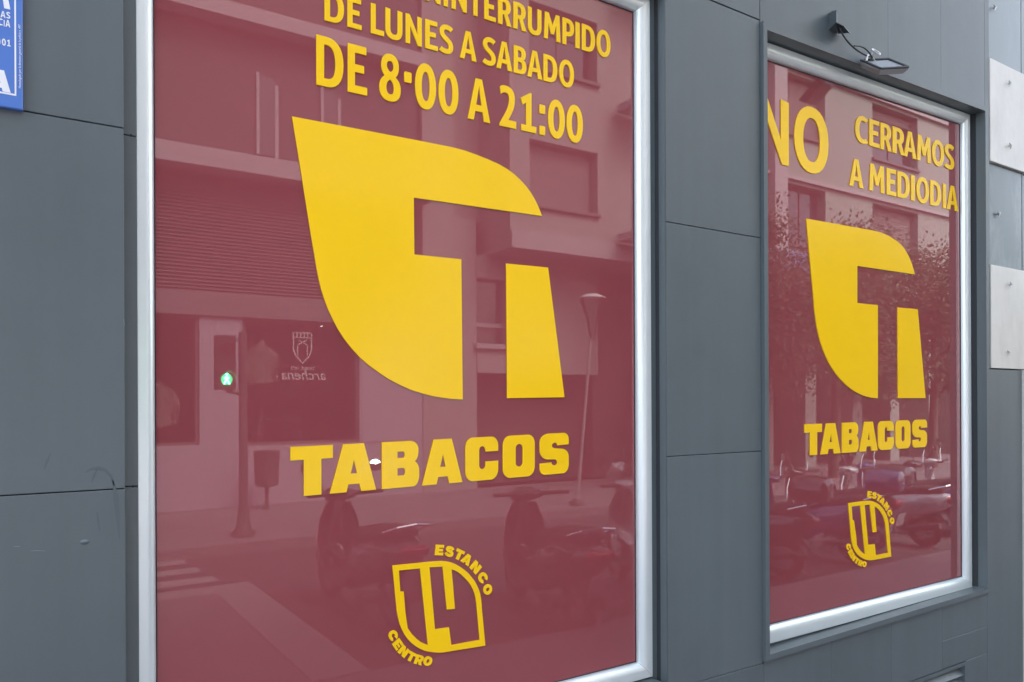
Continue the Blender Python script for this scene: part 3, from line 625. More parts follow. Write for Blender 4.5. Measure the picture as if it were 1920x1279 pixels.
dent.xform(Matrix.Translation((0.139, YC + 0.0001, 1.297)) @ Matrix.Rotation(math.radians(90), 4, 'X') @ Matrix.Diagonal((1, .6, 1, 1)))
dent.build("paint_blister", 'cladding', shop)
for x, z in ((0.2405, 2.222), (0.2405, 1.409)):
    MB().lathe([(0.003, 0), (0.003, 0.0012), (0.0005, 0.0014)], n=10).xform(
        Matrix.Translation((x, -0.030, z)) @ Matrix.Rotation(math.radians(90), 4, 'X')).build("rivet", 'gasket', shop)

# ================================================================= LETTERING AND EMBLEMS ON THE GLASS
def lettering(key, label):
    t = thing("lettering", label, "lettering", loc=(0, 0, 0))
    for rec in D[key]: letter(rec, t)
    return t
lettering('nonstop', "small yellow letters reading ININTERRUMPIDO along the very top of the large window")
lettering('days', "small yellow letters reading DE LUNES A SABADO, second line of the large window")
lettering('hours', "larger yellow letters reading DE 8·00 A 21:00 just above the big leaf emblem")
lettering('no', "very tall yellow letters NO at the left edge of the far window")
lettering('cerramos', "yellow letters reading CERRAMOS at the top right of the far window")
lettering('mediodia', "yellow letters reading A MEDIODIA under the word CERRAMOS")
lettering('tab1', "heavy yellow capitals TABACOS under the big leaf emblem of the nearer window")
lettering('tab2', "heavy yellow capitals TABACOS under the smaller-looking leaf emblem of the far window")
def emblem(a, b, label):
    t = thing("leaf_emblem", label, "emblem")
    mb = MB(); plate(mb, [D[a]], LET_B, LET_F); mb.build("leaf_shape", 'yellow', t)
    mb = MB(); plate(mb, [D[b]], LET_B, LET_F); mb.build("slanted_bar", 'yellow', t)
emblem('leaf1', 'bar1', "big yellow leaf emblem cut by a T shape in the middle of the nearer window")
emblem('leaf2', 'bar2', "yellow leaf emblem cut by a T shape below A MEDIODIA in the far window")
def badge(k, label):
    t = thing("number_badge", label, "emblem")
    mb = MB(); plate(mb, [D['em%so' % k], D['em%sh1' % k], D['em%sh2' % k]], LET_B, LET_F)
    mb.build("badge_outline", 'yellow', t)
    for key in ('est', 'cen'):
        for rec in D[key + k]: letter(rec, t)
badge('1', "yellow 14 badge with ESTANCO CENTRO curved round it, low in the nearer window")
badge('2', "yellow 14 badge with ESTANCO CENTRO curved round it, low in the far window")

# ================================================================= BLUE SIGN AT THE LEFT
bs = thing("blue_sign", "blue enamel sign with white border and letters at the top left of the grey wall", "sign")
BX, BZ = 0.0285, 2.2175
MB().cbox(-0.62, BX, -0.0905, -0.0765, BZ, 2.95, 0.002).build("sign_plate", 'blue', bs)
mb = MB()
mb.box(0.0138, 0.0168, -0.0912, -0.0906, BZ + 0.027, 2.90); mb.box(-0.575, 0.0138, -0.0912, -0.0906, BZ + 0.027, BZ + 0.0305)
mb.box(-0.5785, -0.575, -0.0912, -0.0906, BZ + 0.027, 2.90); mb.box(-0.5785, 0.0168, -0.0912, -0.0906, 2.9005, 2.904)
mb.build("border_line", 'white', bs)
def sl(ch, font, x0, z0, w, h, sh=0.0, name="letter"):
    loops = [[(x0 + px / 100 * w + py / 100 * sh, z0 + py / 100 * h) for px, py in lp] for lp in G[ch, font]]
    mb = MB(); plate(mb, loops, -0.0906, -0.0913); return mb.build(name, 'white', bs)
for rec in D['blue']: sl(*rec)

def text_mesh(body, size, name, m, M, parent, bold=0.0, ext=0.0003, shear=0.0, align='LEFT'):
    cu = bpy.data.curves.new(name, 'FONT')
    cu.body = body; cu.size = size; cu.extrude = ext; cu.offset = bold; cu.shear = shear; cu.align_x = align
    cu.resolution_u = 3
    tmp = bpy.data.objects.new(name + "_tmp", cu)
    COL.objects.link(tmp)
    dg = bpy.context.evaluated_depsgraph_get()
    me = bpy.data.meshes.new_from_object(tmp.evaluated_get(dg))
    bpy.data.objects.remove(tmp)
    me.transform(M)
    me.materials.clear(); me.materials.append(MT[m])
    o = bpy.data.objects.new(name, me)
    COL.objects.link(o); o.parent = parent
    return o
WALLROT = Matrix.Rotation(math.radians(90), 4, 'X')
text_mesh("Homologado por la direccion general de la policia n. 497", 0.0058, "small_print", 'white',
          Matrix.Translation((0.0247, -0.0909, 2.262)) @ WALLROT @ Matrix.Rotation(math.radians(90), 4, 'Z'), bs)

# ================================================================= STONE-CLAD HOUSE NEXT DOOR
nb = thing("stone_clad_building", "neighbouring wall of alternating white marble and grey stone slabs at the right edge", "building")
MB().box(4.505, 9.5, -0.035, 8.0, -0.02, 6.5).build("wall", 'slate', nb)
MB().box(4.169, 4.5035, -0.0440, -0.0405, 1.76, 4.6).build("wall_strip", 'slate', nb)
rows = [(1.762, 2.287, 'marble', -0.078), (2.2885, 2.812, 'slate', -0.062), (2.8135, 3.336, 'marble', -0.078), (3.3375, 3.865, 'paleslate', -0.062), (3.8665, 4.4, 'marble', -0.078)]
for z0, z1, m, y in rows:
    MB().cbox(4.1695, 4.538, y, -0.0445, z0, z1, 0.0015).build("stone_slab", m, nb)
for i in range(5):
    for j in range(3):
        x0 = 4.545 + j * 1.3
        MB().cbox(x0, x0 + 1.296, rows[i][3], -0.036, rows[i][0], rows[i][1], 0.0015).build("stone_slab", rows[i][2], nb)
MB().cbox(4.506, 4.75, -0.086, -0.036, -0.02, 1.757, 0.002).build("corner_pilaster", 'marble', nb)
for x, z, y in D['bolts']:
    b = MB()
    R = Matrix.Translation((x, y, z)) @ Matrix.Rotation(math.radians(90), 4, 'X')
    b.lathe([(0.0045, 0), (0.0045, 0.012), (0.002, 0.014)], n=8)
    for k in range(3):
        a = math.radians(20 + 120 * k + random.uniform(-15, 15))
        b.tube([(0, 0, 0.011), (0.017 * math.cos(a), 0.017 * math.sin(a), 0.007)], [0.0042, 0.0026], 6)
    b.xform(R).build("anchor_bolt", 'steel', nb)

# ================================================================= FLOODLIGHT OVER THE SECOND WINDOW
wbk = thing("wall_bracket", "small dark folded metal bracket screwed to the grey wall above the far window", "bracket")
mb = MB()
BK = D['bracket']
x0, x1, zb, zt = BK
mb.add([(x0 + .03, YC - .0005, zt - .012), (x1, YC - .0005, zt), (x0, YC - 0.056, zt - .03),
        (x0 + .03, YC - .0005, zb), (x1, YC - .0005, zb), (x0, YC - 0.056, zb)],
       [(0, 1, 2), (5, 4, 3), (0, 3, 4, 1), (1, 4, 5, 2), (2, 5, 3, 0)])
mb.build("folded_plate", 'cladding', wbk)
MB().add([(x0, YC - .055, zb), (x1, YC - .002, zb), (x1 + .045, YC - .03, zb + .004), (x1 + .02, YC - .05, zb - .02), (x0 + .03, YC - .07, zb - .014),
          (x0, YC - .055, zb - .003), (x1, YC - .002, zb - .003), (x1 + .045, YC - .03, zb + .001), (x1 + .02, YC - .05, zb - .023), (x0 + .03, YC - .07, zb - .017)],
         [(0, 1, 2, 3, 4), (9, 8, 7, 6, 5), (0, 5, 6, 1), (1, 6, 7, 2), (2, 7, 8, 3), (3, 8, 9, 4), (4, 9, 5, 0)]).build("bent_flap", 'darkmetal', wbk)
MB().lathe([(0.009, 0), (0.009, 0.0025), (0.003, 0.003)], n=12).xform(
    Matrix.Translation((x0 + .055, YC - .0035, zb + .075)) @ WALLROT).build("screw", 'darkmetal', wbk)

fl = thing("floodlight", "slim grey floodlight hanging askew on its black cable above the far window", "floodlight")
P4 = [Vector(p) for p in D['flood']]                  # four corners of the lamp's glass side
cen = sum(P4, Vector()) / 4
nrm = (P4[1] - P4[0]).cross(P4[3] - P4[0]).normalized()
if nrm.dot(Vector((0, -2, 1.6)) - cen) < 0: nrm = -nrm
def slab(k0, d0, k1, d1):
    vs = [cen + (p - cen) * k0 + nrm * d0 for p in P4] + [cen + (p - cen) * k1 + nrm * d1 for p in P4]
    return vs, [(0, 1, 2, 3), (7, 6, 5, 4), (0, 4, 5, 1), (1, 5, 6, 2), (2, 6, 7, 3), (3, 7, 4, 0)]
hb = MB(); hb.add(*slab(0.86, -0.026, 0.99, -0.008)); hb.add(*slab(1.0, -0.0078, 1.02, 0.0))
hs_ = hb.build("housing", 'lampgrey', fl)
MB().add(*slab(0.70, 0.0003, 0.70, 0.0016)).build("glass_front", 'lens', fl)
rim = MB()
for i in range(4):
    a = cen + (P4[i] - cen) * 0.98 + nrm * 0.003; b = cen + (P4[(i + 1) % 4] - cen) * 0.98 + nrm * 0.003
    rim.tube([a, b], 0.005, 8)
rim.build("rim", 'darkmetal', fl)
fins = MB()
for k in range(7):
    u = 0.14 + k * 0.12
    a = P4[0].lerp(P4[1], u) - nrm * 0.024; b = P4[3].lerp(P4[2], u) - nrm * 0.024
    a, b = a.lerp(b, 0.12), a.lerp(b, 0.88)
    fins.tube([a, b], 0.0035, 6)
fins.build("cooling_fins", 'steel', fl)
pv = P4[0].lerp(P4[3], 0.35) + Vector((0.03, 0.0, 0.03))
stm = MB()
stm.tube([pv + Vector((-.035, 0, -.02)), pv + Vector((-.03, .0, .004)), pv + Vector((.01, .01, .018)), pv + Vector((.045, .01, .0))], 0.005, 8)
stm.build("stirrup", 'steel', fl)
tb = MB()
pts = []
c0 = pv + Vector((.035, 0, .036))
for k in range(17):
    a = 2 * math.pi * k / 16
    pts.append(c0 + Vector((0.026 * math.cos(a), 0.010 * math.sin(a), 0.013 * math.sin(a))))
tb.tube(pts, 0.0035, 6, False)
tb.tube([c0 + Vector((-.024, 0, 0)), pv + Vector((.008, .008, .017))], 0.004, 6)
tb.build("eyelet", 'steel', fl)
cb = MB()
A0 = Vector((x0 + .03, YC - .05, zb - .01)); A1 = pv + Vector((-.01, 0, .004))
def bez(p0, p1, p2, p3, n=14):
    return [p0 * (1 - t) ** 3 + p1 * 3 * t * (1 - t) ** 2 + p2 * 3 * t * t * (1 - t) + p3 * t ** 3 for t in [k / n for k in range(n + 1)]]
cb.tube(bez(A0, A0 + Vector((.01, -.01, -.06)), A1 + Vector((-.08, 0, -.005)), A1), 0.0034, 8)
cb.tube(bez(A1 + Vector((-.11, .0, .018)), A1 + Vector((-.05, 0, .035)), A1 + Vector((-.02, 0, .03)), A1 + Vector((.02, 0, 0))), 0.003, 8)
cb.build("cable", 'cable', fl)
ar = MB()
ar.tube([pv + Vector((.02, .01, .0)), Vector((pv.x + .03, YC - .001, pv.z + .004))], 0.008, 8)
ar.build("mounting_arm", 'darkmetal', fl)

# ================================================================= STREET (seen only as reflections in the two windows)
def ground(name, m, x0, x1, y0, y1, z, t=0.2):
    o = MB().box(x0, x1, y0, y1, z - t, z).build(name, m)
    return struct(o)
ground("road", 'asphalt', -60, 90, -60, -0.2, -0.12)
ground("pavement", 'pavement', -60, 90, -2.30, 9.0, 0.0, 0.19)
ground("pavement_crossing", 'pavement', -60, 1.45, -4.75, -2.305, 0.0, 0.19)
ground("far_pavement", 'pavement', -60, 90, -10.34, -7.25, 0.0, 0.19)
k = MB()
k.box(-60, 1.455, -5.05, -4.755, -0.19, 0.004); k.box(1.455, 1.80, -5.05, -2.31, -0.19, 0.004)
struct(k.build("kerb", 'kerb'))
k = MB(); k.box(-60, 90, -7.245, -7.05, -0.19, 0.004)
struct(k.build("far_kerb", 'pavement'))
zb_ = MB()
for i in range(4):
    y = -5.25 - i * 0.52
    zb_.box(-2.2, 1.75 - 0.05 * i, y - 0.26, y, -0.119, -0.116)
struct(zb_.build("zebra_markings", 'marking'))

# ---- corner clothes shop opposite
cs = thing("corner_shop", "low dark-fronted clothes shop with pale stone base across the street", "building")
Y0 = -10.3
w = MB()
w.box(-6.0, 0.55, Y0 - 0.45, Y0, 0, 2.93); w.box(2.42, 3.05, Y0 - 0.45, Y0, 0, 2.93); w.box(4.98, 6.75, Y0 - 0.45, Y0, 0, 2.93)
w.box(0.55, 2.42, Y0 - 0.45, Y0, 0, 0.97); w.box(3.05, 4.98, Y0 - 0.45, Y0, 0, 0.93)
w.build("stone_base", 'shopbase', cs)
MB().box(5.02, 6.15, Y0 + 0.001, Y0 + 0.012, 0.935, 2.30).build("wall_panel", 'shopbase', cs)
MB().box(-6, 6.15, Y0 - 0.45, Y0 + 0.06, 2.935, 3.30).build("lintel", 'lintel', cs)
fz = MB()
zz = 3.32
while zz < 5.0:
    fz.add([(-6, Y0 + .03, zz), (6.15, Y0 + .03, zz), (6.15, Y0 + .07, zz + .008), (-6, Y0 + .07, zz + .008), (-6, Y0 + .03, zz + .053), (6.15, Y0 + .03, zz + .053)],
           [(0, 1, 2, 3), (3, 2, 5, 4), (0, 3, 4), (1, 5, 2)])
    zz += 0.055
fz.box(-6, 6.15, Y0 - 0.3, Y0 + 0.029, 3.302, 5.06)
fz.build("slatted_fascia", 'fascia', cs)
MB().box(-6, 6.16, Y0 - 0.3, Y0 + 0.45, 5.08, 5.36).build("ledge", 'ledge', cs)
MB().box(-6, 6.15, Y0 - 6, Y0 - 0.10, 5.37, 7.46).build("upper_wall", 'darkwall', cs)
MB().box(-6, 6.16, Y0 - 6, Y0 + 0.25, 7.465, 7.70).build("cornice", 'ledge', cs)
MB().box(-6, 6.15, Y0 - 6, Y0 - 0.05, 7.705, 9.3).build("top_wall", 'darkwall', cs)
MB().box(-6, 6.15, Y0 - 6, Y0 - 0.02, 9.305, 11.5).build("attic_wall", 'greybeige', cs)
MB().box(-6, 6.15, Y0 - 4.5, Y0 - 3.5, 0, 5.0).build("back_wall", 'interior', cs)
MB().box(-6, 6.15, Y0 - 3.49, Y0 - 0.46, 2.95, 3.25).build("shop_ceiling", 'interior', cs)
MB().box(-6, 6.15, Y0 - 3.49, Y0 - 0.46, -0.1, 0.02).build("shop_floor", 'interior', cs)
for x0_, x1_ in ((3.30, 3.95), (4.35, 5.0)):
    f_ = MB()
    f_.box(x0_, x0_ + 0.05, Y0 - 0.098, Y0 - 0.06, 5.55, 6.85); f_.box(x1_ - 0.36, x1_ - 0.30, Y0 - 0.098, Y0 - 0.06, 5.5, 6.7)
    wi = f_.build("window_frame", 'ledge', cs)
    MB().box(x0_ + 0.051, x1_ - 0.361, Y0 - 0.099, Y0 - 0.08, 5.55, 6.8).build("window_pane", 'darkglass', wi)
for x0_, x1_, z0_ in ((0.55, 2.42, 0.97), (3.05, 4.98, 0.93)):
    f_ = MB()
    f_.box(x0_, x0_ + 0.05, Y0 - 0.12, Y0 - 0.05, z0_, 2.93); f_.box(x1_ - 0.05, x1_, Y0 - 0.12, Y0 - 0.05, z0_, 2.93)
    f_.box(x0_ + .05, x1_ - .05, Y0 - 0.12, Y0 - 0.05, z0_, z0_ + 0.05); f_.box(x0_ + .05, x1_ - .05, Y0 - 0.12, Y0 - 0.05, 2.88, 2.93)
    wi = f_.build("window_frame", 'frame_brown', cs)
    MB().box(x0_ + .05, x1_ - .05, Y0 - 0.095, Y0 - 0.088, z0_ + 0.05, 2.88).build("window_pane", 'clear', wi)
# crest and name on the glass (reads mirrored in the photo)
cr = thing("shop_crest", "white crest with crossed letter M above a shop name on the shop glass", "lettering")
YG = Y0 - 0.084
def flatrot(x, z): return Matrix.Translation((x, YG, z)) @ Matrix.Rotation(math.pi, 4, 'Z') @ WALLROT
sh = MB()
def ribbon(pts, wd):
    for a, b in zip(pts[:-1], pts[1:]):
        dx, dz = b[0] - a[0], b[1] - a[1]; d = math.hypot(dx, dz) or 1
        nx, nz = -dz / d * wd / 2, dx / d * wd / 2
        sh.add([(a[0] + nx, YG, a[1] + nz), (b[0] + nx, YG, b[1] + nz), (b[0] - nx, YG, b[1] - nz), (a[0] - nx, YG, a[1] - nz)] +
               [(a[0] + nx, YG - .002, a[1] + nz), (b[0] + nx, YG - .002, b[1] + nz), (b[0] - nx, YG - .002, b[1] - nz), (a[0] - nx, YG - .002, a[1] - nz)],
               [(0, 1, 2, 3), (7, 6, 5, 4), (0, 4, 5, 1), (2, 6, 7, 3)])
cx, cz = 4.03, 2.50
ribbon([(cx - .15, cz + .25), (cx + .15, cz + .25), (cx + .15, cz - .02), (cx + .11, cz - .13), (cx, cz - .25), (cx - .11, cz - .13), (cx - .15, cz - .02), (cx - .15, cz + .25)], .018)
ribbon([(cx - .15, cz + .17), (cx + .15, cz + .17)], .012)
for dx in (-.09, -.03, .03, .09): ribbon([(cx + dx, cz + .18), (cx + dx, cz + .24)], .02)
ribbon([(cx - .08, cz - .12), (cx - .08, cz + .05), (cx + .07, cz + .13)], .014); ribbon([(cx + .08, cz - .12), (cx + .08, cz + .05), (cx - .07, cz + .13)], .014)
sh.build("crest", 'rail', cr)
text_mesh("DESDE 1973", 0.075, "small_lettering", 'rail', flatrot(cx, 2.14), cr, align='CENTER')
text_mesh("archena", 0.235, "script_lettering", 'rail', flatrot(cx + 0.03, 1.98), cr, bold=0.0, shear=0.25, align='CENTER')
ls = thing("ceiling_spot", "tiny bright spotlight under the ceiling of the clothes shop", "lamp")
MB().lathe([(0.028, 0), (0.028, 0.03)], c=(4.48, -10.75, 2.915), n=14).build("spot_housing", 'steel', ls)
MB().lathe([(0.016, -0.003), (0.016, 0)], c=(4.48, -10.75, 2.914), n=14).build("spot_lens", 'spot_led', ls)

sl_d = bpy.data.lights.new("mannequin_fill", 'POINT')  # added light apart from the spot, hidden behind the lintel to brighten the mannequins
sl_d.energy = 75; sl_d.shadow_soft_size = 0.006; sl_d.color = (1, 0.93, 0.8)
sl_o = bpy.data.objects.new("mannequin_fill", sl_d); COL.objects.link(sl_o)
sl_o.location = (4.40, -10.42, 2.942); sl_o.parent = ls
def mannequin(x, y, label, top, cloth, rz=0.0, hgt=1.0):
    t = thing("mannequin", label, "mannequin", "mannequins in the clothes shop window", (x, y, top), rz)
    MB().lathe([(0.001, 0.0), (0.05, 0.004), (0.052, -0.05), (0.060, -0.07), (0.10, -0.085), (0.165, -0.105), (0.20, -0.14), (0.212, -0.19), (0.203, -0.30), (0.185, -0.42),
                (0.165, -0.52), (0.18, -0.62), (0.19, -0.70), (0.001, -0.72)], n=20, sy=0.58).build("torso", cloth, t)
    for s in (-1, 1):
        MB().tube([(s * 0.19, 0, -0.19), (s * 0.235, 0.01, -0.32), (s * 0.24, 0.03, -0.50), (s * 0.215, 0.08, -0.68)], [0.055, 0.05, 0.042, 0.036], 10).build("sleeve", cloth, t)
    MB().tube([(0, 0, -0.72), (0, 0, -top + 0.04)], 0.014, 8).build("stand", 'steel', t)
    MB().lathe([(0.15, 0), (0.15, 0.012), (0.02, 0.02)], c=(0, 0, -top + 0.021), n=20).build("stand_foot", 'steel', t)
mannequin(3.46, -10.72, "headless mannequin in a pale shirt nearest the stone pillar", 2.62, 'shirt')
mannequin(4.02, -11.3, "headless mannequin in a dark jacket deep in the shop", 2.30, 'navy', 0.4)
mannequin(4.66, -10.85, "headless mannequin in a dark jacket under the spotlight", 2.45, 'navy', -0.3)
mannequin(1.30, -10.95, "headless mannequin in a dark jacket alone in the left shop window", 2.25, 'navy')
mannequin(1.95, -10.85, "headless mannequin in a pale shirt alone in the left shop window", 1.95, 'shirt', 0.2)
st = MB(); st.box(3.5, 4.3, -11.6, -11.2, 1.30, 1.34); st.box(3.52, 3.56, -11.58, -11.22, 0.02, 1.30); st.box(4.24, 4.28, -11.58, -11.22, 0.02, 1.30); st.box(3.56, 4.24, -11.55, -11.25, 0.7, 0.73)
tag(st.build("display_table", 'ledge'), "pale display table inside the clothes shop", "table")

# ---- apartment blocks opposite
def block(name, label, x0, x1, yf, yb, ztop, m, wins, zlow=0.0):
    """facade built of wall pieces round the window openings; wins: (x0, x1, z0, z1, shutter part 0..1)"""
    t = thing(name, label, "building")
    xs = sorted({x0, x1, *[a for w_ in wins for a in (w_[0], w_[1])]})
    w = MB()
    for a, b in zip(xs[:-1], xs[1:]):
        hol = sorted([(w_[2], w_[3]) for w_ in wins if w_[0] <= a + 1e-6 and w_[1] >= b - 1e-6])
        z = zlow
        for h0, h1 in hol:
            w.box(a, b, yf - 0.35, yf, z, h0); z = h1
        w.box(a, b, yf - 0.35, yf, z, ztop)
    w.box(x0, x1, yb, yf - 0.36, zlow, ztop)
    w.build("wall", m, t)
    for wx0, wx1, z0, z1, sh_ in wins:
        f = MB(); c = 0.05; y = yf - 0.2
        f.box(wx0, wx0 + c, y - .05, y, z0, z1); f.box(wx1 - c, wx1, y - .05, y, z0, z1); f.box(wx0 + c, wx1 - c, y - .05, y, z0, z0 + c)
        f.box(wx0 + c, wx1 - c, y - .05, y, z1 - c, z1); xm = (wx0 + wx1) / 2; f.box(xm - c / 2, xm + c / 2, y - .05, y, z0 + c, z1 - c)
        f.box(wx0 - .04, wx1 + .04, yf + 0.001, yf + .07, z0 - .07, z0 - .005)
        fo = f.build("window", 'frame_brown', t)
        MB().box(wx0 + c, wx1 - c, y - .03, y - .02, z0 + c, z1 - c).build("pane", 'darkglass', fo)
        if sh_ > 0:
            s_ = MB(); zc = z1 - c - (z1 - z0 - 2 * c) * sh_; zq = z1 - c - 0.045
            while zq > zc:
                s_.add([(wx0 + c, y + .002, zq), (wx1 - c, y + .002, zq), (wx1 - c, y + .018, zq + .02), (wx0 + c, y + .018, zq + .02), (wx1 - c, y + .002, zq + .042), (wx0 + c, y + .002, zq + .042)],
                       [(0, 1, 2, 3), (3, 2, 4, 5)])
                zq -= 0.045
            s_.build("roller_shutter", 'shutter', fo)
    return t
FL = 2.52
wB = []
for i in range(4):
    z = 5.22 + i * FL
    wB += [(7.95, 9.55, z, z + 1.18, (1.0, 0.35, 0.6, 0.1)[i])]
ab = block("apartment_block", "beige apartment block with jutting upper floors next to the clothes shop", 7.52, 11.6, -9.5, -16.0, 15.0, 'beige', wB, 4.36)
MB().box(7.5, 11.62, -9.499, -9.40, 4.36, 4.68).build("string_course", 'ledge', ab)
w = MB()
w.box(6.17, 6.80, -16, -10.28, 0.0, 15); w.box(6.80, 7.515, -16, -10.55, 5.0, 15); w.box(6.80, 7.30, -16, -10.32, 2.15, 4.99); w.box(6.80, 7.30, -16, -10.32, 0, 2.149)
w.box(7.96, 10.2, -16, -10.30, 2.15, 4.355); w.box(7.30, 7.96, -16, -10.30, 3.92, 4.355); w.box(7.30, 7.96, -16, -10.30, 2.15, 2.70)
w.build("recessed_wall", 'beige', ab)
MB().box(7.301, 7.959, -10.6, -10.50, 2.701, 3.919).build("recessed_window", 'darkglass', ab)
MB().box(7.25, 8.0, -10.299, -10.22, 2.60, 2.695).build("window_ledge", 'ledge', ab)
MB().box(7.302, 7.958, -10.499, -10.45, 3.02, 3.10).build("glazing_bar", 'ledge', ab)
MB().box(6.80, 11.6, -12, -10.9, 0, 2.149).build("dark_shop_entrance", 'interior', ab)
for i in range(4):
    z = 4.72 + i * FL
    b_ = MB(); b_.box(9.95, 11.58, -9.395, -8.7, z, z + .14)
    bo = b_.build("balcony", 'ledge', ab)
    r_ = MB(); r_.tube([(9.98, -8.73, z + 1.0), (11.55, -8.73, z + 1.0)], .02, 6)
    for q in range(15): r_.tube([(9.99 + q * .11, -8.73, z + .14), (9.99 + q * .11, -8.73, z + 1.0)], .009, 5, False)
    r_.build("railing", 'rail', bo)
wC = []
for i in range(4):
    z = 5.30 + i * 2.60
    for a, b, s_ in ((12.3, 13.6, .2), (15.3, 16.75, .0), (18.75, 20.9, .8), (23.2, 24.8, .3)): wC.append((a, b, z, z + 1.42, s_ if i % 2 == 0 else 1 - s_))
ac = block("apartment_block", "taller pale grey apartment block with wide windows farther along the street", 11.65, 26.0, -9.5, -16.0, 16.5, 'greybeige', wC, 4.4)
MB().box(14.6, 15.05, -9.499, -9.30, 4.4, 16.4).build("pilaster", 'ledge', ac)
for i in range(4):
    MB().box(11.65, 26.0, -9.499, -9.42, 7.90 - 2.6 + i * 2.6 + 1.5, 7.98 - 2.6 + i * 2.6 + 1.5).build("string_course", 'ledge', ac)
MB().box(14.0, 16.4, -9.41, -9.25, 4.55, 5.05).build("shop_sign", 'scblue', ac)
w = MB(); w.box(10.3, 26.0, -16, -10.6, 0, 4.39)
w.build("ground_floor_wall", 'interior', ac)
for x in (11.6, 13.0, 14.4, 16.0, 17.9, 19.6, 21.5, 23.5, 25.5):
    MB().box(x, x + 0.42, -10.595, -9.55, 0, 4.39).build("column", 'greybeige', ac)
MB().box(16.6, 17.7, -10.59, -10.5, 0.9, 2.6).build("poster_panel", 'ledge', ac)

# ---- pedestrian signal
ts = thing("pedestrian_signal", "pedestrian traffic light showing a green walking figure on a dark pole", "traffic light", loc=(2.37, -7.53, 0))
MB().lathe([(0.135, 0.004), (0.135, 0.03), (0.085, 0.12), (0.062, 0.36), (0.052, 0.40), (0.050, 2.45), (0.0, 2.48)], n=20).build("pole", 'pole', ts)
hd = MB(); hd.cbox(-0.325, -0.115, -0.05, 0.14, 1.76, 2.40, 0.01)
hd.xform(Matrix.Identity(4))
head = hd.build("signal_head", 'gasket', ts)
MB().tube([(0, 0, 1.72), (-0.2, 0.02, 1.745)], [0.03, 0.018], 8).build("arm", 'pole', ts)
MB().tube([(0, 0, 2.36), (-0.12, 0.02, 2.36)], 0.02, 8).build("arm", 'pole', ts)
LX, LZ = -0.220, 1.885
for z in (1.89, 2.22):
    vs = MB(); pts = []
    n = 12; rows_ = []
    for yy in (0.141, 0.23):
        for k in range(n + 1):
            a = math.pi * k / n
            rows_.append((LX + 0.088 * math.cos(a), yy, z + 0.088 * math.sin(a)))
    vs.add(rows_, [(k, k + 1, n + 2 + k, n + 1 + k) for k in range(n)])
    vs.build("visor", 'gasket', head)
MB().lathe([(0.07, 0), (0.07, 0.004)], n=20).xform(Matrix.Translation((LX, 0.142, 2.22)) @ Matrix.Rotation(-math.pi / 2, 4, 'X')).build("dark_lens", 'darkglass', head)
MB().lathe([(0.066, 0), (0.066, 0.003)], n=24).xform(Matrix.Translation((LX, 0.1415, 1.885)) @ Matrix.Rotation(-math.pi / 2, 4, 'X')).build("green_lens", 'green_lens', head)
mn = MB()
def dot(x, z, r): mn.lathe([(r, 0), (r, 0.004)], c=(0, 0, 0), n=10)
segs = [((0, .052), (0, .052), .014), ((0, .03), (0, -.005), .017), ((-.002, .03), (-.03, .005), .008), ((.002, .03), (.028, .012), .008), ((-.004, -.008), (-.032, -.055), .010), ((.004, -.008), (.028, -.055), .010)]
for a, b, r in segs:
    if a == b: mn.lathe([(0.001, -r), (r * .7, -r * .7), (r, 0), (r * .7, r * .7), (0.001, r)], c=(LX + a[0], 0.150, LZ + a[1]), n=12)
    else: mn.tube([(LX + a[0], 0.150, LZ + a[1]), (LX + b[0], 0.150, LZ + b[1])], r, 8)
mn.build("green_figure", 'green_led', head)

# ---- street lamp with a slanting mast
lm = thing("street_lamp", "slender street lamp with slanting pale mast and frosted bell head", "street lamp", loc=(7.36, -7.4, 0))
MB().tube([(0, 0, 0.0), (0.31, 0, 2.72)], [0.028, 0.02], 12).build("mast", 'mastpaint', lm)
MB().lathe([(0.03, 2.55), (0.06, 2.70), (0.09, 2.9), (0.17, 3.12), (0.20, 3.2), (0.195, 3.22)], c=(0.32, 0, 0), n=20).build("lamp_shade", 'clear', lm)
MB().lathe([(0.215, 3.222), (0.215, 3.235), (0.1, 3.29), (0.01, 3.30)], c=(0.32, 0, 0), n=20).build("lamp_cap", 'rail', lm)
MB().lathe([(0.12, 0.004), (0.11, 0.05), (0.06, 0.09)], n=16).build("base_plate", 'pole', lm)

# ---- litter bin
lb = thing("litter_bin", "dark litter bin standing on a short post against the pale shop base", "litter bin", loc=(3.25, -9.7, 0))
MB().lathe([(0.13, 0.35), (0.17, 0.38), (0.19, 0.86), (0.20, 0.88), (0.17, 0.885), (0.15, 0.42)], n=20).build("bucket", 'pole', lb)
MB().tube([(0, 0, 0.0), (0, 0, 0.36)], 0.03, 8).build("post", 'pole', lb)

# ---- scooters parked in the bay
def wheel(x, parent, r=0.23):
    tw = MB(); n, q = 28, 10; vs = []; fs = []
    for i in range(n):
        a = 2 * math.pi * i / n
        for j in range(q):
            b = 2 * math.pi * j / q
            rr = r - 0.052 + 0.052 * math.cos(b)
            vs.append((x + rr * math.cos(a), 0.052 * math.sin(b), r + rr * math.sin(a)))
    for i in range(n):
        for j in range(q):
            fs.append((i * q + j, i * q + (j + 1) % q, ((i + 1) % n) * q + (j + 1) % q, ((i + 1) % n) * q + j))
    tw.add(vs, fs, True)
    o = tw.build("wheel", 'tyre', parent)
    rm = MB().lathe([(0.135, -0.03), (0.125, -0.012), (0.03, -0.012), (0.03, 0.02), (0.125, 0.012), (0.135, 0.03)], n=24)
    rm.xform(Matrix.Translation((x, 0, r)) @ Matrix.Rotation(math.pi / 2, 4, 'X')).build("rim", 'steel', o)
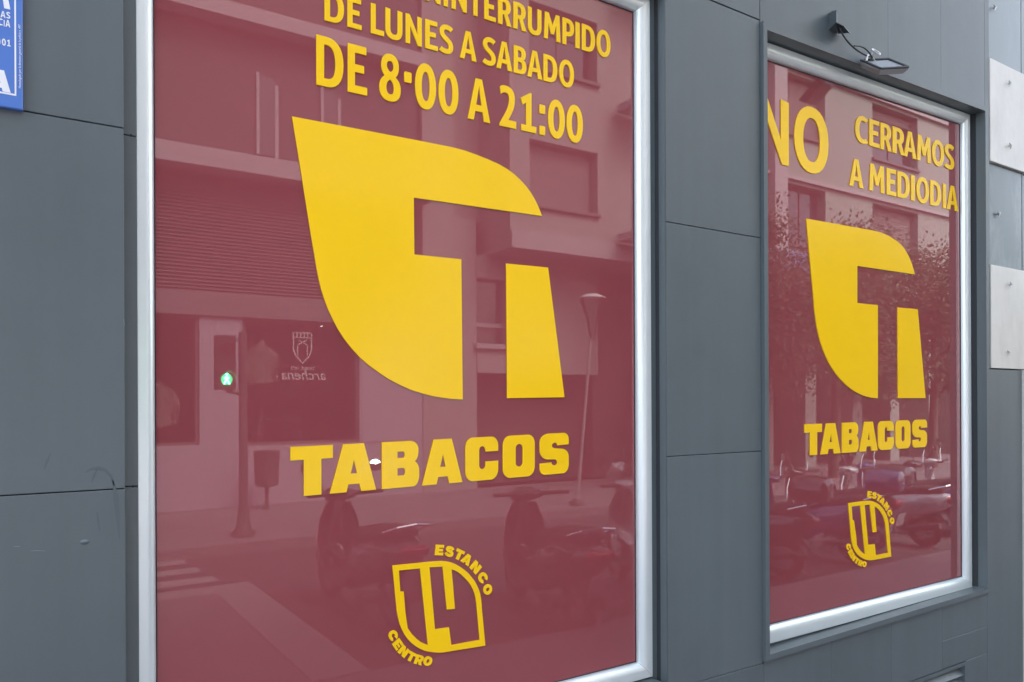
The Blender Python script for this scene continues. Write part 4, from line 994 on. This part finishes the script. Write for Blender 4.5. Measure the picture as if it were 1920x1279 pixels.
def scooter(body, label, screen=False, box=False, tilt=0.12, shell='seat'):
    t = thing("parked_scooter", label, "scooter", "motor scooters parked in the bay")
    wheel(0.66, t); wheel(-0.60, t)
    MB().loft([(-0.98, 0.66, 0.03, 0.03), (-0.93, 0.66, 0.10, 0.08), (-0.75, 0.62, 0.16, 0.15), (-0.5, 0.56, 0.19, 0.20), (-0.25, 0.50, 0.20, 0.22), (-0.05, 0.44, 0.17, 0.20), (0.04, 0.36, 0.14, 0.12)]).build("rear_body", body, t)
    MB().loft([(-0.02, 0.27, 0.17, 0.05), (0.2, 0.24, 0.19, 0.045), (0.42, 0.27, 0.17, 0.05)]).build("footboard", 'seat', t)
    ls_ = MB()
    for sgn in (1,):
        secs = [(0.40, 0.26, 0.15), (0.44, 0.40, 0.19), (0.48, 0.58, 0.205), (0.50, 0.76, 0.175), (0.50, 0.90, 0.11)]
        vs = []
        for x, z, hw in secs:
            for k in range(9):
                u = -1 + 2 * k / 8
                vs.append((x + 0.10 * (1 - u * u) + 0.0, u * hw, z))
        for x, z, hw in secs:
            for k in range(9):
                u = -1 + 2 * k / 8
                vs.append((x - 0.02 + 0.10 * (1 - u * u), u * hw * .97, z))
        nn = len(secs) * 9
        fs = []
        for i in range(len(secs) - 1):
            for k in range(8):
                fs.append((i * 9 + k, i * 9 + k + 1, i * 9 + k + 10, i * 9 + k + 9))
                fs.append((nn + i * 9 + k + 9, nn + i * 9 + k + 10, nn + i * 9 + k + 1, nn + i * 9 + k))
        for i in range(len(secs) - 1):
            fs.append((i * 9, i * 9 + 9, nn + i * 9 + 9, nn + i * 9)); fs.append((i * 9 + 8, nn + i * 9 + 8, nn + i * 9 + 17, i * 9 + 17))
        fs.append(tuple(range(9)) + tuple(nn + k for k in range(8, -1, -1)))
        fs.append(tuple((len(secs) - 1) * 9 + k for k in range(9)) + tuple(nn + (len(secs) - 1) * 9 + k for k in range(8, -1, -1)))
        ls_.add(vs, fs, True)
    lo = ls_.build("leg_shield", body, t)
    tr_ = []
    for x, z, hw in secs: tr_.append((x - 0.01, hw + 0.004, z))
    tr2 = [(x, -y, z) for x, y, z in tr_]
    MB().tube(tr_[::-1] + [(secs[0][0] + 0.06, 0.08, 0.255), (secs[0][0] + 0.06, -0.08, 0.255)] + tr2, 0.008, 6).build("edge_trim", 'chrome', lo)
    MB().loft([(0.36, 0.40, 0.03, 0.01), (0.5, 0.47, 0.075, 0.035), (0.66, 0.50, 0.085, 0.03), (0.84, 0.43, 0.07, 0.03), (0.93, 0.33, 0.04, 0.02)]).build("front_mudguard", body, t)
    MB().loft([(-0.95, 0.30, 0.05, 0.02), (-0.86, 0.42, 0.075, 0.03), (-0.7, 0.49, 0.08, 0.03), (-0.5, 0.47, 0.07, 0.03)]).build("rear_mudguard", 'seat', t)
    f_ = MB()
    for s in (-1, 1): f_.tube([(0.66, s * 0.075, 0.23), (0.55, s * 0.06, 0.62), (0.47, 0, 0.95)], [0.02, 0.022, 0.03], 8)
    f_.build("fork", 'steel', t)
    MB().loft([(-0.86, 0.80, 0.08, 0.03), (-0.72, 0.79, 0.14, 0.06), (-0.42, 0.755, 0.155, 0.07), (-0.1, 0.70, 0.13, 0.065), (0.0, 0.67, 0.07, 0.03)]).build("seat", 'seat', t)
    MB().loft([(0.34, 0.97, 0.04, 0.03), (0.42, 0.98, 0.16, 0.05), (0.52, 0.97, 0.13, 0.07), (0.60, 0.95, 0.06, 0.05)]).build("handlebar_cover", body, t)
    MB().tube([(0.30, -0.36, 1.0), (0.38, -0.2, 0.99), (0.42, 0, 0.985), (0.38, 0.2, 0.99), (0.30, 0.36, 1.0)], 0.018, 8).build("handlebar", 'seat', t)
    MB().lathe([(0.001, 0.02), (0.05, 0.016), (0.068, 0)], n=18).xform(Matrix.Translation((0.592, 0, 0.955)) @ Matrix.Rotation(math.pi / 2, 4, 'Y')).build("headlight", 'lens', t)
    for s in (-1, 1):
        mm = MB()
        mm.tube([(0.38, s * 0.17, 1.0), (0.40, s * 0.24, 1.12), (0.40, s * 0.30, 1.20)], 0.007, 6)
        mo = mm.build("mirror", 'chrome', t)
        R_ = Matrix.Translation((0.395, s * 0.33, 1.235)) @ Matrix.Rotation(s * 0.2, 4, 'Z') @ Matrix.Rotation(-math.pi / 2 + (tilt if s > 0 else 0.1), 4, 'Y')
        MB().lathe([(0.058, 0), (0.060, -0.012), (0.03, -0.03), (0.001, -0.032)], n=18).xform(R_).build("mirror_shell", shell, mo)
        MB().lathe([(0.001, 0.002), (0.054, 0.001), (0.056, -0.001)], n=18).xform(R_).build("mirror_face", 'mirror' if tilt > 0.3 and s > 0 else 'darkglass', mo)
    MB().loft([(-0.995, 0.67, 0.05, 0.02), (-0.975, 0.67, 0.11, 0.04), (-0.94, 0.67, 0.13, 0.05)]).build("tail_light", 'redlens', t)
    pl = MB().box(-0.004, 0.004, -0.11, 0.11, -0.08, 0.08)
    pl.xform(Matrix.Translation((-0.985, 0, 0.46)) @ Matrix.Rotation(-0.25, 4, 'Y')).build("licence_plate", 'dullwhite', t)
    MB().tube([(-0.25, -0.17, 0.24), (-0.5, -0.20, 0.26), (-0.88, -0.21, 0.34)], [0.02, 0.05, 0.045], 10).build("exhaust", 'darkmetal', t)
    MB().tube([(-0.1, 0.1, 0.25), (-0.02, 0.24, 0.0)], 0.012, 6).build("kickstand", 'steel', t)
    gr = MB().tube([(-0.72, 0.16, 0.80), (-0.92, 0.13, 0.86), (-0.97, 0, 0.88), (-0.92, -0.13, 0.86), (-0.72, -0.16, 0.80)], 0.012, 6)
    gr.build("grab_rail", 'chrome', t)
    if screen:
        vs = []; fs = []
        for i in range(5):
            for k in range(7):
                u = -1 + 2 * k / 6
                vs.append((0.60 - 0.05 * i - 0.05 * u * u, u * (0.20 - 0.012 * i * i * .5), 1.02 + 0.09 * i))
        for i in range(4):
            for k in range(6): fs.append((i * 7 + k, i * 7 + k + 1, i * 7 + k + 8, i * 7 + k + 7))
        MB().add(vs, fs, True).build("windscreen", 'clear', t)
    if box:
        MB().loft([(-1.14, 1.02, 0.12, 0.08), (-1.1, 1.02, 0.19, 0.13), (-0.9, 1.03, 0.21, 0.15), (-0.74, 1.02, 0.18, 0.12)]).build("top_box", body, t)
    return t
HD = math.atan2(-0.97, -0.25)
def place(o, x, y, dh, label=None, s=0.86):
    o.location = (x, y, -0.12); o.rotation_euler = (0, 0, HD + dh); o.scale = (s, s, s)
    if label: o["label"] = label
    return o
sA = place(scooter('scblack', "black scooter nearest the pedestrian crossing kerb", tilt=0.5), 2.42, -3.95, 0.20, s=0.95)
sB = place(scooter('scblack', "black scooter with one bright round mirror, second from the crossing, angled away", tilt=0.5), 3.63, -3.03, 0.445, s=0.95)
sC = place(scooter('scwhite', "silver scooter with a windscreen, third from the crossing", screen=True), 4.78, -3.05, 0.50, s=0.95)
sD = place(scooter('scblue', "dark blue scooter with a top box, fifth from the crossing", box=True), 7.35, -3.3, -0.1)
sE = place(scooter('scblack', "black scooter with a top box, right after the blue one", box=True), 8.15, -3.6, 0.12)
for src, x, y, dh, lab in ((sE, 6.20, -3.3, 0.05, "black scooter with a top box, fourth from the crossing"),
                           (sC, 8.95, -3.4, 0.15, "silver scooter with a windscreen between two scooters with top boxes"),
                           (sD, 9.70, -3.6, -0.1, "dark blue scooter with a top box in the middle of the far group"),
                           (sE, 10.45, -3.4, 0.08, "black scooter with a top box left of the last silver scooter"),
                           (sC, 11.2, -3.5, -0.12, "silver scooter with a windscreen nearest the far end of the row"),
                           (sE, 12.0, -3.4, 0.1, "black scooter with a top box, last but one in the row"),
                           (sD, 12.8, -3.5, 0.0, "dark blue scooter with a top box at the far end of the row")):
    place(copy_tree(src), x, y, dh, lab)

# ---- street trees
def tree(x, y, label, h, r, seed):
    rd = random.Random(seed)
    t = thing("street_tree", label, "tree", "street trees along the far pavement", (x, y, 0))
    tr = MB()
    tr.tube([(0, 0, 0), (0.03, 0, 1.0), (0.0, 0.05, 1.9), (0.05, 0, h * 0.62)], [0.13, 0.10, 0.085, 0.05], 10)
    tips = []
    for k in range(9):
        a = rd.uniform(0, 6.28); z0 = rd.uniform(1.6, h * 0.6); L = rd.uniform(0.6, 1.0) * r
        p0 = Vector((0.02, 0.02, z0)); p2 = p0 + Vector((math.cos(a) * L, math.sin(a) * L, rd.uniform(0.4, 1.2)))
        tr.tube([p0, p0.lerp(p2, .5) + Vector((0, 0, .12)), p2], [0.045, 0.03, 0.012], 6)
        tips.append(p2); tips.append(p0.lerp(p2, .6))
    tips += [Vector((rd.uniform(-.5, .5) * r, rd.uniform(-.5, .5) * r, rd.uniform(h * .6, h * .95))) for _ in range(12)]
    tr.build("trunk", 'bark', t)
    cr_ = MB(); vs = []; fs = []
    for _ in range(24000):
        c = rd.choice(tips)
        d = Vector((rd.gauss(0, 1), rd.gauss(0, 1), rd.gauss(0, .8))) * (0.27 * r * 0.75)
        p = c + d
        a = Vector((rd.gauss(0, 1), rd.gauss(0, 1), rd.gauss(0, 1))).normalized(); b = a.orthogonal().normalized()
        L, W_ = rd.uniform(.03, .052), rd.uniform(.016, .028)
        n = len(vs); vs += [p - a * L, p + b * W_, p + a * L, p - b * W_]; fs.append((n, n + 1, n + 2, n + 3))
    cr_.add(vs, fs); cr_.build("crown", 'leaf', t)
tree(11.3, -7.75, "leafy street tree nearest the apartment balconies", 5.2, 1.5, 1)
tree(14.4, -7.7, "leafy street tree in front of the blue shop sign", 5.0, 1.7, 2)
tree(18.4, -7.8, "leafy street tree farthest along the pavement", 5.4, 1.6, 3)
